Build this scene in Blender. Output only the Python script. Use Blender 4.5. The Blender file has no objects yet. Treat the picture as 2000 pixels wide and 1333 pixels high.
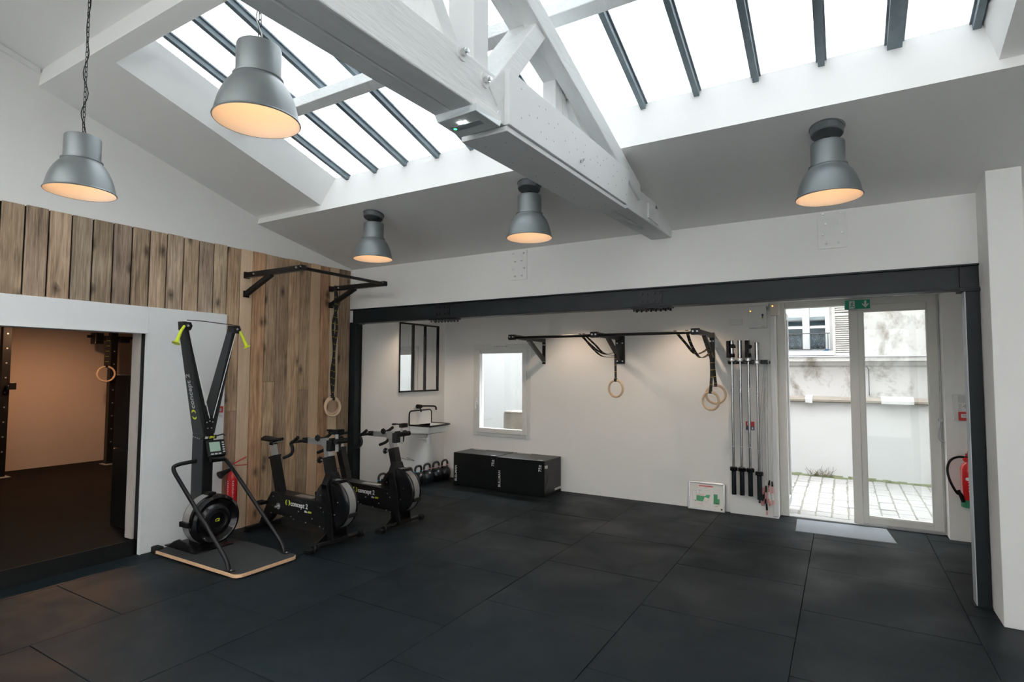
import bpy, bmesh, math, random
from mathutils import Vector, Matrix

random.seed(7)
scn = bpy.context.scene
COL = scn.collection
PI = math.pi

# ------------------------------------------------------------------ camera
def make_camera():
    pitch, yaw, roll = math.radians(3.104), math.radians(30.593), math.radians(0.2274)
    f0 = Vector((-math.sin(yaw), math.cos(yaw), 0)); r = Vector((math.cos(yaw), math.sin(yaw), 0)); u0 = Vector((0, 0, 1))
    f = f0*math.cos(pitch)+u0*math.sin(pitch); u = u0*math.cos(pitch)-f0*math.sin(pitch)
    r, u = r*math.cos(roll)+u*math.sin(roll), u*math.cos(roll)-r*math.sin(roll)
    cd = bpy.data.cameras.new('camera'); cd.sensor_width = 36; cd.sensor_fit = 'HORIZONTAL'
    cd.lens = 36*1091.25/2000; cd.clip_start = .05; cd.clip_end = 200
    o = bpy.data.objects.new('camera', cd); COL.objects.link(o)
    m = Matrix((( r.x, u.x, -f.x, 0), (r.y, u.y, -f.y, 0), (r.z, u.z, -f.z, 1.67), (0, 0, 0, 1)))
    o.matrix_world = m
    scn.camera = o
make_camera()

# ------------------------------------------------------------------ world, exposure, portals
SKY = 31.0
w = bpy.data.worlds.new('overcast_sky'); scn.world = w; w.use_nodes = True
wn = w.node_tree; bg = wn.nodes['Background']; bg.inputs[1].default_value = SKY
# CIE overcast sky: zenith three times as bright as the horizon
_tc = wn.nodes.new('ShaderNodeTexCoord'); _sp = wn.nodes.new('ShaderNodeSeparateXYZ'); _mr = wn.nodes.new('ShaderNodeMapRange'); _mx = wn.nodes.new('ShaderNodeMix'); _mx.data_type = 'RGBA'
wn.links.new(_tc.outputs['Generated'], _sp.inputs[0]); wn.links.new(_sp.outputs[2], _mr.inputs[0])
_mr.inputs[1].default_value = 0; _mr.inputs[2].default_value = 1; _mr.inputs[3].default_value = 0; _mr.inputs[4].default_value = 1
_mx.inputs[6].default_value = (.31, .325, .333, 1); _mx.inputs[7].default_value = (.93, .975, 1.0, 1)
wn.links.new(_mr.outputs[0], _mx.inputs[0]); wn.links.new(_mx.outputs[2], bg.inputs[0])
scn.view_settings.view_transform = 'Standard'; scn.view_settings.look = 'None'
scn.view_settings.exposure = 0.28; scn.view_settings.gamma = 1.0; scn.view_settings.use_curve_mapping = False
scn.cycles.max_bounces = 10; scn.cycles.diffuse_bounces = 6; scn.cycles.glossy_bounces = 4
scn.cycles.transparent_max_bounces = 12; scn.cycles.transmission_bounces = 6
scn.cycles.sample_clamp_indirect = 6.0; scn.cycles.caustics_reflective = False; scn.cycles.caustics_refractive = False
scn.cycles.use_denoising = True

S2 = -0.302                                   # slope of the skylit ceiling
def zg(y): return 3.365+.30+S2*(y-3.813)      # glass plane
def zc(y): return 3.365+S2*(y-3.813)          # ceiling plane 2

def area(name, loc, rot, sx, sy, power, color=(1, 1, 1), portal=False, spread=PI):
    l = bpy.data.lights.new(name, 'AREA'); l.shape = 'RECTANGLE'; l.size = sx; l.size_y = sy; l.energy = power; l.color = color
    l.spread = spread
    if portal: l.cycles.is_portal = True
    o = bpy.data.objects.new(name, l); COL.objects.link(o); o.location = loc; o.rotation_euler = rot
    return o
area('sky_portal_rear', (-1.15, -1.02, 3.60+.40), (-math.atan(S2), 0, 0), 7.8, 3.7, 1, portal=True)
area('door_portal', (.10, 7.50, 1.22), (-PI/2, 0, 0), 1.6, 2.6, 1, portal=True)
area('window_portal', (-4.43, 7.40, 1.38), (-PI/2, 0, 0), .9, 1.25, 1, portal=True)

# ------------------------------------------------------------------ materials
MATS = {}
def mat(name, color, rough=.5, metal=0., var=0., vscale=6., bump=0., bscale=120., spec=.5, emit=None, estr=0., coat=0., stretch=(1, 1, 1)):
    if name in MATS: return MATS[name]
    m = bpy.data.materials.new(name); m.use_nodes = True; nt = m.node_tree; b = nt.nodes['Principled BSDF']
    b.inputs['Base Color'].default_value = (*color, 1); b.inputs['Roughness'].default_value = rough
    b.inputs['Metallic'].default_value = metal; b.inputs['Specular IOR Level'].default_value = spec
    b.inputs['Coat Weight'].default_value = coat
    if emit: b.inputs['Emission Color'].default_value = (*emit, 1); b.inputs['Emission Strength'].default_value = estr
    tc = nt.nodes.new('ShaderNodeTexCoord'); mp = nt.nodes.new('ShaderNodeMapping'); mp.inputs['Scale'].default_value = stretch
    nt.links.new(tc.outputs['Object'], mp.inputs['Vector'])
    n = nt.nodes.new('ShaderNodeTexNoise'); n.inputs['Scale'].default_value = vscale; n.inputs['Detail'].default_value = 5
    nt.links.new(mp.outputs[0], n.inputs['Vector'])
    mx = nt.nodes.new('ShaderNodeMix'); mx.data_type = 'RGBA'
    v = max(var, .02)
    mx.inputs[6].default_value = (*[c*(1-v) for c in color], 1); mx.inputs[7].default_value = (*[min(1, c*(1+v)) for c in color], 1)
    nt.links.new(n.outputs[0], mx.inputs[0]); nt.links.new(mx.outputs[2], b.inputs['Base Color'])
    if bump:
        n2 = nt.nodes.new('ShaderNodeTexNoise'); n2.inputs['Scale'].default_value = bscale; n2.inputs['Detail'].default_value = 3
        nt.links.new(mp.outputs[0], n2.inputs['Vector'])
        bp = nt.nodes.new('ShaderNodeBump'); bp.inputs['Strength'].default_value = bump; bp.inputs['Distance'].default_value = .01
        nt.links.new(n2.outputs[0], bp.inputs['Height']); nt.links.new(bp.outputs[0], b.inputs['Normal'])
    MATS[name] = m
    return m

def ramp(nt, fac, stops):
    r = nt.nodes.new('ShaderNodeValToRGB'); e = r.color_ramp.elements
    while len(e) < len(stops): e.new(.5)
    for k, (p, c) in enumerate(stops): e[k].position = p; e[k].color = (*c, 1)
    nt.links.new(fac, r.inputs[0]); return r.outputs[0]

def wood_mat(name, stops, sc=1.0, rough=.75, knots=True):
    m = bpy.data.materials.new(name); m.use_nodes = True; nt = m.node_tree; L = nt.links.new; N = nt.nodes.new
    b = nt.nodes['Principled BSDF']; b.inputs['Roughness'].default_value = rough; b.inputs['Specular IOR Level'].default_value = .25
    tc = N('ShaderNodeTexCoord'); oi = N('ShaderNodeObjectInfo')
    mul = N('ShaderNodeMath'); mul.operation = 'MULTIPLY'; mul.inputs[1].default_value = 57.; L(oi.outputs['Random'], mul.inputs[0])
    cb = N('ShaderNodeCombineXYZ'); L(mul.outputs[0], cb.inputs[0]); L(mul.outputs[0], cb.inputs[1]); L(mul.outputs[0], cb.inputs[2])
    ad = N('ShaderNodeVectorMath'); ad.operation = 'ADD'; L(tc.outputs['Object'], ad.inputs[0]); L(cb.outputs[0], ad.inputs[1])
    def noise(scale, st, det=6, dist=0.):
        mp = N('ShaderNodeMapping'); mp.inputs['Scale'].default_value = st; L(ad.outputs[0], mp.inputs[0])
        n = N('ShaderNodeTexNoise'); n.inputs['Scale'].default_value = scale; n.inputs['Detail'].default_value = det; n.inputs['Distortion'].default_value = dist
        L(mp.outputs[0], n.inputs[0]); return n.outputs[0]
    n1 = noise(2.2*sc, (1, 1, .8), 4, .6)                # blotches
    n2 = noise(6*sc, (3, 7, .35), 8, 1.2)               # grain
    n3 = noise(40*sc, (2, 5, .25), 4)                   # fine fibre
    a1 = N('ShaderNodeMath'); a1.operation = 'MULTIPLY_ADD'; a1.inputs[1].default_value = .55; L(n2, a1.inputs[0])
    a0 = N('ShaderNodeMath'); a0.operation = 'MULTIPLY'; a0.inputs[1].default_value = .40; L(n1, a0.inputs[0]); L(a0.outputs[0], a1.inputs[2])
    a2 = N('ShaderNodeMath'); a2.operation = 'MULTIPLY_ADD'; a2.inputs[1].default_value = .22; L(n3, a2.inputs[0]); L(a1.outputs[0], a2.inputs[2])
    col = ramp(nt, a2.outputs[0], stops)
    if knots:
        sx = N('ShaderNodeSeparateXYZ'); L(ad.outputs[0], sx.inputs[0]); wob = N('ShaderNodeTexNoise'); wob.inputs['Scale'].default_value = 30; L(ad.outputs[0], wob.inputs[0])
        yy = N('ShaderNodeMath'); yy.operation = 'MULTIPLY'; yy.inputs[1].default_value = 6.5; L(sx.outputs[1], yy.inputs[0])
        zz = N('ShaderNodeMath'); zz.operation = 'MULTIPLY'; zz.inputs[1].default_value = 3.2; L(sx.outputs[2], zz.inputs[0])
        cx = N('ShaderNodeCombineXYZ'); L(yy.outputs[0], cx.inputs[0]); L(zz.outputs[0], cx.inputs[1])
        vo = N('ShaderNodeTexVoronoi'); vo.voronoi_dimensions = '2D'; vo.inputs['Scale'].default_value = 1.0; L(cx.outputs[0], vo.inputs['Vector'])
        dd = N('ShaderNodeMath'); dd.operation = 'MULTIPLY_ADD'; dd.inputs[1].default_value = .16; L(wob.outputs[0], dd.inputs[0]); L(vo.outputs['Distance'], dd.inputs[2])
        kc = N('ShaderNodeSeparateColor'); L(vo.outputs['Color'], kc.inputs[0])
        pr = N('ShaderNodeMath'); pr.operation = 'GREATER_THAN'; pr.inputs[1].default_value = .80; L(kc.outputs[0], pr.inputs[0])
        iv = N('ShaderNodeMath'); iv.operation = 'SUBTRACT'; iv.inputs[0].default_value = 1.0; L(pr.outputs[0], iv.inputs[1])
        kr = N('ShaderNodeMapRange'); kr.inputs[1].default_value = .11; kr.inputs[2].default_value = .34; kr.inputs[3].default_value = .22; kr.inputs[4].default_value = 1.0
        L(dd.outputs[0], kr.inputs[0])
        kn = N('ShaderNodeMath'); kn.operation = 'MAXIMUM'; L(kr.outputs[0], kn.inputs[0]); L(iv.outputs[0], kn.inputs[1])
        mk = N('ShaderNodeMix'); mk.data_type = 'RGBA'; mk.blend_type = 'MULTIPLY'; mk.inputs[0].default_value = 1; L(col, mk.inputs[6]); L(kn.outputs[0], mk.inputs[7]); col = mk.outputs[2]
    mo = N('ShaderNodeMix'); mo.data_type = 'RGBA'; mo.blend_type = 'MULTIPLY'; mo.inputs[0].default_value = 1; L(col, mo.inputs[6]); L(oi.outputs['Color'], mo.inputs[7])
    L(mo.outputs[2], b.inputs['Base Color'])
    bp = N('ShaderNodeBump'); bp.inputs['Strength'].default_value = .25; bp.inputs['Distance'].default_value = .004; L(a2.outputs[0], bp.inputs['Height']); L(bp.outputs[0], b.inputs['Normal'])
    return m

def rubber_mat(name, c0, c1, r0, r1):
    m = bpy.data.materials.new(name); m.use_nodes = True; nt = m.node_tree; L = nt.links.new; N = nt.nodes.new
    b = nt.nodes['Principled BSDF']; b.inputs['Specular IOR Level'].default_value = .09
    tc = N('ShaderNodeTexCoord'); geo = N('ShaderNodeNewGeometry'); oi = N('ShaderNodeObjectInfo')
    sm = N('ShaderNodeTexNoise'); sm.inputs['Scale'].default_value = 1.6; sm.inputs['Detail'].default_value = 6; sm.inputs['Distortion'].default_value = .5; L(geo.outputs['Position'], sm.inputs[0])
    gr = N('ShaderNodeTexNoise'); gr.inputs['Scale'].default_value = 330; gr.inputs['Detail'].default_value = 2; L(geo.outputs['Position'], gr.inputs[0])
    fl = N('ShaderNodeTexVoronoi'); fl.inputs['Scale'].default_value = 160; L(geo.outputs['Position'], fl.inputs['Vector'])
    mr = N('ShaderNodeMapRange'); mr.inputs[3].default_value = r0; mr.inputs[4].default_value = r1; mr.inputs[1].default_value = .3; mr.inputs[2].default_value = .7; L(sm.outputs[0], mr.inputs[0]); L(mr.outputs[0], b.inputs['Roughness'])
    ad = N('ShaderNodeMath'); ad.operation = 'MULTIPLY_ADD'; ad.inputs[1].default_value = .45; L(sm.outputs[0], ad.inputs[0])
    a2 = N('ShaderNodeMath'); a2.operation = 'MULTIPLY'; a2.inputs[1].default_value = .5; L(gr.outputs[0], a2.inputs[0]); L(a2.outputs[0], ad.inputs[2])
    a3 = N('ShaderNodeMath'); a3.operation = 'MULTIPLY_ADD'; a3.inputs[1].default_value = .16; L(oi.outputs['Random'], a3.inputs[0]); L(ad.outputs[0], a3.inputs[2])
    c = ramp(nt, a3.outputs[0], [(.3, c0), (.8, c1)])
    L(c, b.inputs['Base Color'])
    bp = N('ShaderNodeBump'); bp.inputs['Strength'].default_value = .35; bp.inputs['Distance'].default_value = .002; L(gr.outputs[0], bp.inputs['Height']); L(bp.outputs[0], b.inputs['Normal'])
    return m

def glass_mat(name, tint=(1, 1, 1), refl=.08, haze=0., dirt=0., hz=(.9, .9, .9)):
    m = bpy.data.materials.new(name); m.use_nodes = True; nt = m.node_tree; L = nt.links.new; N = nt.nodes.new
    nt.nodes.remove(nt.nodes['Principled BSDF']); out = nt.nodes['Material Output']
    t = N('ShaderNodeBsdfTransparent'); t.inputs[0].default_value = (*tint, 1)
    g = N('ShaderNodeBsdfGlossy'); g.inputs['Roughness'].default_value = .03
    mx = N('ShaderNodeMixShader'); mx.inputs[0].default_value = refl; L(t.outputs[0], mx.inputs[1]); L(g.outputs[0], mx.inputs[2])
    cur = mx.outputs[0]
    if haze:
        tr = N('ShaderNodeBsdfTranslucent'); tr.inputs[0].default_value = (*hz, 1)
        g0 = N('ShaderNodeNewGeometry'); mp0 = N('ShaderNodeMapping'); mp0.inputs['Scale'].default_value = (1.0, 9.0, 9.0); L(g0.outputs['Position'], mp0.inputs[0])
        nz = N('ShaderNodeTexNoise'); nz.inputs['Scale'].default_value = 7; nz.inputs['Detail'].default_value = 6; L(mp0.outputs[0], nz.inputs[0])
        L(ramp(nt, nz.outputs[0], [(.35, tuple(c*.72 for c in hz)), (.65, tuple(c*1.15 for c in hz))]), tr.inputs[0])
        m2 = N('ShaderNodeMixShader'); m2.inputs[0].default_value = haze; L(cur, m2.inputs[1]); L(tr.outputs[0], m2.inputs[2]); cur = m2.outputs[0]
    if dirt:
        tc = N('ShaderNodeTexCoord'); sp = N('ShaderNodeSeparateXYZ'); L(tc.outputs['Generated'], sp.inputs[0])
        # dirt gathers along the bars (edges across x) and in scattered specks
        ab = N('ShaderNodeMath'); ab.operation = 'SUBTRACT'; ab.inputs[1].default_value = .5; L(sp.outputs[0], ab.inputs[0])
        ab2 = N('ShaderNodeMath'); ab2.operation = 'ABSOLUTE'; L(ab.outputs[0], ab2.inputs[0])
        ed = N('ShaderNodeMapRange'); ed.inputs[1].default_value = .36; ed.inputs[2].default_value = .5; ed.inputs[3].default_value = 0; ed.inputs[4].default_value = .30; L(ab2.outputs[0], ed.inputs[0])
        geo = N('ShaderNodeNewGeometry')
        n = N('ShaderNodeTexNoise'); n.inputs['Scale'].default_value = 26; n.inputs['Detail'].default_value = 8; n.inputs['Roughness'].default_value = .75; L(geo.outputs['Position'], n.inputs[0])
        s = N('ShaderNodeMath'); s.operation = 'ADD'; L(n.outputs[0], s.inputs[0]); L(ed.outputs[0], s.inputs[1])
        th = N('ShaderNodeMapRange'); th.inputs[1].default_value = .72; th.inputs[2].default_value = .80; th.inputs[3].default_value = 0; th.inputs[4].default_value = dirt; L(s.outputs[0], th.inputs[0])
        d = N('ShaderNodeBsdfDiffuse'); d.inputs[0].default_value = (.22, .21, .18, 1)
        m3 = N('ShaderNodeMixShader'); L(th.outputs[0], m3.inputs[0]); L(cur, m3.inputs[1]); L(d.outputs[0], m3.inputs[2]); cur = m3.outputs[0]
    L(cur, out.inputs[0]); return m

WHITE = mat('wall_paint', (.87, .855, .835), .85, var=.02, vscale=1.2, bump=.05, bscale=90, spec=.2)
CEIL = mat('ceiling_paint', (.87, .86, .845), .9, var=.015, vscale=1., spec=.15)
PANEL = mat('white_panel_paint', (.91, .915, .92), .6, var=.015, spec=.3)
TIMBER = mat('white_painted_timber', (.76, .775, .775), .6, var=.10, vscale=5, bump=.35, bscale=22, spec=.3, stretch=(2.5, .35, 2.5))
TIMBERB = mat('white_painted_board', (.80, .81, .815), .6, var=.03, vscale=5, spec=.3)
STEEL = mat('black_painted_steel', (.008, .011, .013), .48, var=.3, vscale=9, bump=.05, spec=.22)
STEELL = mat('grey_primed_steel', (.36, .39, .41), .45, var=.1, vscale=9)
BLACK = mat('black_powder_coat', (.0065, .0065, .007), .36, var=.2, spec=.28)
BLACKM = mat('black_matte_plastic', (.007, .007, .0075), .6, var=.2, bump=.06, spec=.25)
GLOSSB = mat('black_gloss_plastic', (.006, .006, .007), .16, var=.2)
CHAR = mat('charcoal_metal', (.020, .023, .024), .45, metal=.15, var=.08, spec=.3)
BARC = mat('glazing_bar_grey', (.13, .165, .185), .55, var=.25, vscale=14, bump=.2, bscale=60)
LAMPG = mat('brushed_grey_shade', (.165, .18, .185), .40, metal=.45, var=.06, vscale=3, stretch=(1, 1, 6))
LAMPC = mat('dark_grey_canopy', (.095, .105, .11), .45, metal=.3, var=.1)
LAMPI = mat('white_shade_lining', (.86, .80, .72), .6, var=.01)
CHROME = mat('chrome', (.42, .42, .425), .2, metal=1., var=.05)
ALU = mat('brushed_aluminium', (.55, .55, .55), .35, metal=.85, var=.05)
ZINC = mat('zinc_bolt', (.62, .63, .63), .35, metal=.9, var=.1)
WHITEP = mat('white_plastic', (.78, .78, .77), .4, var=.01)
WHITEI = mat('white_print', (.78, .78, .78), .6, var=.01)
GREYI = mat('grey_print', (.42, .42, .42), .6, var=.01)
YELI = mat('lime_print', (.62, .66, .02), .6, var=.01)
LIME = mat('lime_rubber', (.50, .60, .015), .5, var=.05)
RED = mat('red_enamel', (.55, .015, .018), .22, var=.05, coat=.4)
REDP = mat('red_plastic', (.48, .02, .02), .4, var=.05)
GREENP = mat('green_plastic', (.01, .16, .075), .5, var=.1)
SIGNG = mat('exit_sign_green', (.0, .27, .16), .5, var=.02)
BEIGEP = mat('warm_white_plastic', (.66, .62, .55), .45, var=.02)
PVC = mat('white_pvc', (.72, .72, .70), .35, var=.02)
DOORF = mat('taupe_lacquered_frame', (.70, .685, .65), .4, var=.03)
PERF = mat('perforated_grey_mesh', (.30, .29, .28), .55, metal=.3, var=.25, vscale=90)
ENAMEL = mat('white_enamel', (.82, .82, .80), .15, var=.01, coat=.3)
GRIT = mat('grip_deck', (.022, .023, .024), .85, var=.35, vscale=160, bump=.4, bscale=260)
PLY = wood_mat('plywood_edge', [(.2, (.42, .27, .16)), (.8, (.66, .47, .30))], 2., knots=False)
RINGW = wood_mat('birch_ring', [(.2, (.50, .35, .22)), (.8, (.70, .53, .37))], 1.5, .5, knots=False)
WOOD = wood_mat('reclaimed_boards', [(.33, (.060, .041, .029)), (.44, (.185, .134, .096)), (.56, (.345, .257, .187)), (.74, (.58, .455, .345))])
PALEW = wood_mat('pale_new_boards', [(.25, (.36, .27, .19)), (.50, (.47, .36, .26)), (.80, (.58, .46, .345))], .8, knots=False)
RUBBER = rubber_mat('rubber_floor', (.0042, .0064, .0080), (.0140, .0200, .0240), .36, .62)
RUBBERA = mat('dark_rubber_annex', (.010, .009, .0085), .8, var=.3, vscale=3, spec=.05)
RUBBERD = mat('tile_joint_dark', (.008, .008, .009), .9)
STRAP = mat('black_webbing', (.012, .012, .013), .8, var=.2, bump=.3, bscale=400)
STRAPY = mat('yellow_webbing_mark', (.55, .40, .02), .7)
VINYL = mat('black_vinyl', (.006, .007, .0075), .36, var=.2, bump=.12, bscale=14, spec=.3)
KETTLE = mat('black_cast_iron', (.010, .012, .014), .28, var=.2, bump=.05)
CYAN = mat('cyan_band', (.02, .36, .55), .5); PINKB = mat('pink_band', (.75, .25, .30), .5)
PINKH = mat('pink_bead', (.66, .30, .28), .5); WHITEH = mat('white_bead', (.75, .73, .70), .5)
CABLE = mat('grey_cable', (.42, .43, .44), .5); CABLEW = mat('white_cable', (.75, .75, .74), .5)
DOORMAT = mat('grey_doormat', (.20, .22, .245), .6, var=.12, vscale=40, bump=.2, bscale=300)
SCREEN = mat('lcd_screen', (.22, .30, .24), .25, emit=(.35, .5, .4), estr=.12)
LEDO = mat('orange_led', (1, .4, .1), .5, emit=(1, .35, .05), estr=4)
LEDG = mat('green_led', (.05, .8, .3), .5, emit=(.05, .9, .3), estr=3)
LEDW = mat('white_led', (1, 1, 1), .5, emit=(1, 1, .97), estr=25)
BULB = mat('warm_bulb', (1, .8, .5), .5, emit=(1, .60, .26), estr=3)
SPOTE = mat('downlight_lens', (1, .95, .85), .5, emit=(1, .86, .68), estr=12)
MIRROR = mat('mirror_glass', (.80, .81, .81), .015, metal=1.0)
ANNEXW = mat('annex_wall_paint', (.62, .49, .40), .9, var=.05, vscale=2)
PLASTER = mat('weathered_plaster', (.38, .372, .36), .95, var=.16, vscale=1.4, bump=.3, bscale=14)
LIMEW = mat('whitewash', (.47, .47, .467), .95, var=.05, vscale=1.6, bump=.15, bscale=10)
def stained(name, c0, c1, scale, lo, hi, stretch=(1, 1, 1)):
    m = bpy.data.materials.new(name); m.use_nodes = True; nt = m.node_tree; L = nt.links.new; N = nt.nodes.new
    b = nt.nodes['Principled BSDF']; b.inputs['Roughness'].default_value = .95; b.inputs['Specular IOR Level'].default_value = .1
    g = N('ShaderNodeNewGeometry'); mp = N('ShaderNodeMapping'); mp.inputs['Scale'].default_value = stretch; L(g.outputs['Position'], mp.inputs[0])
    n = N('ShaderNodeTexNoise'); n.inputs['Scale'].default_value = scale; n.inputs['Detail'].default_value = 9; n.inputs['Roughness'].default_value = .68; n.inputs['Distortion'].default_value = .4; L(mp.outputs[0], n.inputs[0])
    L(ramp(nt, n.outputs[0], [(lo, c1), (hi, c0)]), b.inputs['Base Color'])
    bp = N('ShaderNodeBump'); bp.inputs['Strength'].default_value = .3; bp.inputs['Distance'].default_value = .01; L(n.outputs[0], bp.inputs['Height']); L(bp.outputs[0], b.inputs['Normal'])
    return m
PLASTER = stained('stained_plaster', (.44, .43, .42), (.20, .18, .155), 2.4, .34, .50, (1, 1, .8))
STONE = mat('weathered_stone', (.21, .185, .155), .95, var=.35, vscale=5, bump=.5, bscale=24)
COBBLE = mat('granite_sett', (.22, .214, .207), .8, var=.15, vscale=9, bump=.3, bscale=40)
JOINT = mat('mossy_joint', (.13, .125, .10), .95, var=.4, vscale=8)
MOSS = mat('moss', (.10, .11, .06), .95, var=.5, vscale=20, bump=.6, bscale=60)
PAINTW = mat('exterior_white_paint', (.48, .49, .50), .5, var=.03)
SHUT = mat('shutter_paint', (.43, .42, .395), .6, var=.05)
IRON = mat('wrought_iron', (.03, .035, .04), .5, var=.2)
TWIG = mat('dry_twig', (.16, .12, .08), .9)
BLUEC = mat('blue_cloth', (.08, .30, .60), .8)
ZINCROOF = mat('zinc_roof', (.30, .33, .36), .5, metal=.3)
GLASS = glass_mat('clear_glass', (.97, .985, .98), .05)
SKYG = glass_mat('soiled_skylight_glass', (.20, .208, .213), .015, haze=.62, dirt=.6, hz=(.245, .256, .263))
CLEAR = glass_mat('pane_body', (1, 1, 1), .0)
SKYC = glass_mat('fill_skylight_glass', (.97, .975, .975), .02)
EXTG = glass_mat('facade_window_glass', (.80, .86, .88), .14)
FROST = glass_mat('window_glass', (.96, .975, .98), .05)
CLEARP = glass_mat('clear_acrylic', (.90, .93, .95), .10)

# ------------------------------------------------------------------ mesh helpers
def V(*a): return Vector(a)
class MB:
    def __init__(s): s.v = []; s.f = []
    def add(s, vs, fs):
        o = len(s.v); s.v += [tuple(p) for p in vs]; s.f += [tuple(i+o for i in f) for f in fs]; return s
    def hexa(s, b, t):
        return s.add(list(b)+list(t), [(3, 2, 1, 0), (4, 5, 6, 7), (0, 1, 5, 4), (1, 2, 6, 5), (2, 3, 7, 6), (3, 0, 4, 7)])
    def box(s, x0, x1, y0, y1, z0, z1):
        return s.hexa([(x0, y0, z0), (x1, y0, z0), (x1, y1, z0), (x0, y1, z0)], [(x0, y0, z1), (x1, y0, z1), (x1, y1, z1), (x0, y1, z1)])
    def bar(s, p, q, w, h, up=(0, 0, 1), w2=None, h2=None):
        p, q = Vector(p), Vector(q); d = (q-p).normalized(); a = d.cross(Vector(up))
        if a.length < 1e-5: a = d.cross(Vector((1, 0, 0)))
        a.normalize(); u = a.cross(d).normalized()
        w2 = w if w2 is None else w2; h2 = h if h2 is None else h2
        r = lambda c, W, H: [c-a*W/2-u*H/2, c+a*W/2-u*H/2, c+a*W/2+u*H/2, c-a*W/2+u*H/2]
        return s.hexa(r(p, w, h), r(q, w2, h2))
    def prism(s, poly, ax, a0, a1):
        n = len(poly)
        def m(p, a): return {'x': (a, p[0], p[1]), 'y': (p[0], a, p[1]), 'z': (p[0], p[1], a)}[ax]
        vs = [m(p, a0) for p in poly]+[m(p, a1) for p in poly]
        fs = [tuple(range(n-1, -1, -1)), tuple(range(n, 2*n))]+[(i, (i+1) % n, n+(i+1) % n, n+i) for i in range(n)]
        return s.add(vs, fs)
    def tube(s, pts, r, n=10, closed=False):
        pts = [Vector(p) for p in pts]; k = len(pts); rr = r if isinstance(r, (list, tuple)) else [r]*k
        vs = []; fs = []; prev = None
        for i, p in enumerate(pts):
            if closed: d = pts[(i+1) % k]-pts[i-1]
            else: d = pts[min(i+1, k-1)]-pts[max(i-1, 0)]
            d.normalize()
            if prev is None:
                a = d.cross(Vector((0, 0, 1)))
                if a.length < 1e-3: a = d.cross(Vector((1, 0, 0)))
            else: a = prev-d*prev.dot(d)
            a.normalize(); prev = a; b = d.cross(a)
            for j in range(n):
                t = 2*PI*j/n; vs.append(p+(a*math.cos(t)+b*math.sin(t))*rr[i])
        for i in range(k if closed else k-1):
            for j in range(n):
                i2 = (i+1) % k
                fs.append((i*n+j, i*n+(j+1) % n, i2*n+(j+1) % n, i2*n+j))
        if not closed: fs += [tuple(range(n-1, -1, -1)), tuple(range((k-1)*n, k*n))]
        return s.add(vs, fs)
    def band(s, pts, w, t, side):                     # flat strap: side = width direction
        pts = [Vector(p) for p in pts]; sd = Vector(side).normalized(); k = len(pts); vs = []; fs = []
        for i, p in enumerate(pts):
            d = (pts[min(i+1, k-1)]-pts[max(i-1, 0)]).normalized(); nn = d.cross(sd).normalized()
            vs += [p-sd*w/2-nn*t/2, p+sd*w/2-nn*t/2, p+sd*w/2+nn*t/2, p-sd*w/2+nn*t/2]
        for i in range(k-1):
            for j in range(4): fs.append((i*4+j, i*4+(j+1) % 4, i*4+4+(j+1) % 4, i*4+4+j))
        fs += [(3, 2, 1, 0), tuple(range((k-1)*4, k*4))]
        return s.add(vs, fs)
    def lathe(s, prof, c=(0, 0, 0), ax='z', n=32, caps=True):
        c = Vector(c); vs = []; fs = []; k = len(prof)
        for r, h in prof:
            for j in range(n):
                t = 2*PI*j/n; a, b = r*math.cos(t), r*math.sin(t)
                vs.append(c+{'z': Vector((a, b, h)), 'x': Vector((h, a, b)), 'y': Vector((a, h, b))}[ax])
        for i in range(k-1):
            for j in range(n): fs.append((i*n+j, i*n+(j+1) % n, (i+1)*n+(j+1) % n, (i+1)*n+j))
        if caps:
            if prof[0][0] > 1e-6: fs.append(tuple(range(n-1, -1, -1)))
            if prof[-1][0] > 1e-6: fs.append(tuple(range((k-1)*n, k*n)))
        return s.add(vs, fs)
    def ring(s, c, R, r, u, v, n=36, m=10):
        c, u, v = Vector(c), Vector(u).normalized(), Vector(v).normalized()
        return s.tube([c+(u*math.cos(2*PI*i/n)+v*math.sin(2*PI*i/n))*R for i in range(n)], r, m, closed=True)
    def disc(s, c, r, nrm, t=.004, n=16):
        c, d = Vector(c), Vector(nrm).normalized(); return s.tube([c, c+d*t], r, n)
    def ball(s, c, r, n=12, sx=1, sy=1, sz=1):
        prof = [(max(1e-7, math.sin(PI*i/n)), -math.cos(PI*i/n)) for i in range(n+1)]
        k = len(s.v); s.lathe(prof, n=2*n, caps=False)
        for i in range(k, len(s.v)):
            x, y, z = s.v[i]; s.v[i] = (c[0]+x*r*sx, c[1]+y*r*sy, c[2]+z*r*sz)
        return s

def smooth_path(pts, n=8):
    P = [Vector(p) for p in pts]; out = []
    for i in range(len(P)-1):
        p0 = P[max(i-1, 0)]; p1 = P[i]; p2 = P[i+1]; p3 = P[min(i+2, len(P)-1)]
        for k in range(n):
            t = k/n
            out.append(.5*((2*p1)+(p2-p0)*t+(2*p0-5*p1+4*p2-p3)*t*t+(3*p1-p0-3*p2+p3)*t**3))
    out.append(P[-1]); return out

def fillet(pts, r, n=5):
    P = [Vector(p) for p in pts]; out = [P[0]]
    for i in range(1, len(P)-1):
        a = (P[i-1]-P[i]); b = (P[i+1]-P[i]); ra = min(r, a.length*.49); rb = min(r, b.length*.49)
        s, e = P[i]+a.normalized()*ra, P[i]+b.normalized()*rb
        for k in range(n+1):
            t = k/n; out.append(s*(1-t)**2+P[i]*2*t*(1-t)+e*t*t)
    out.append(P[-1]); return out

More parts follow.
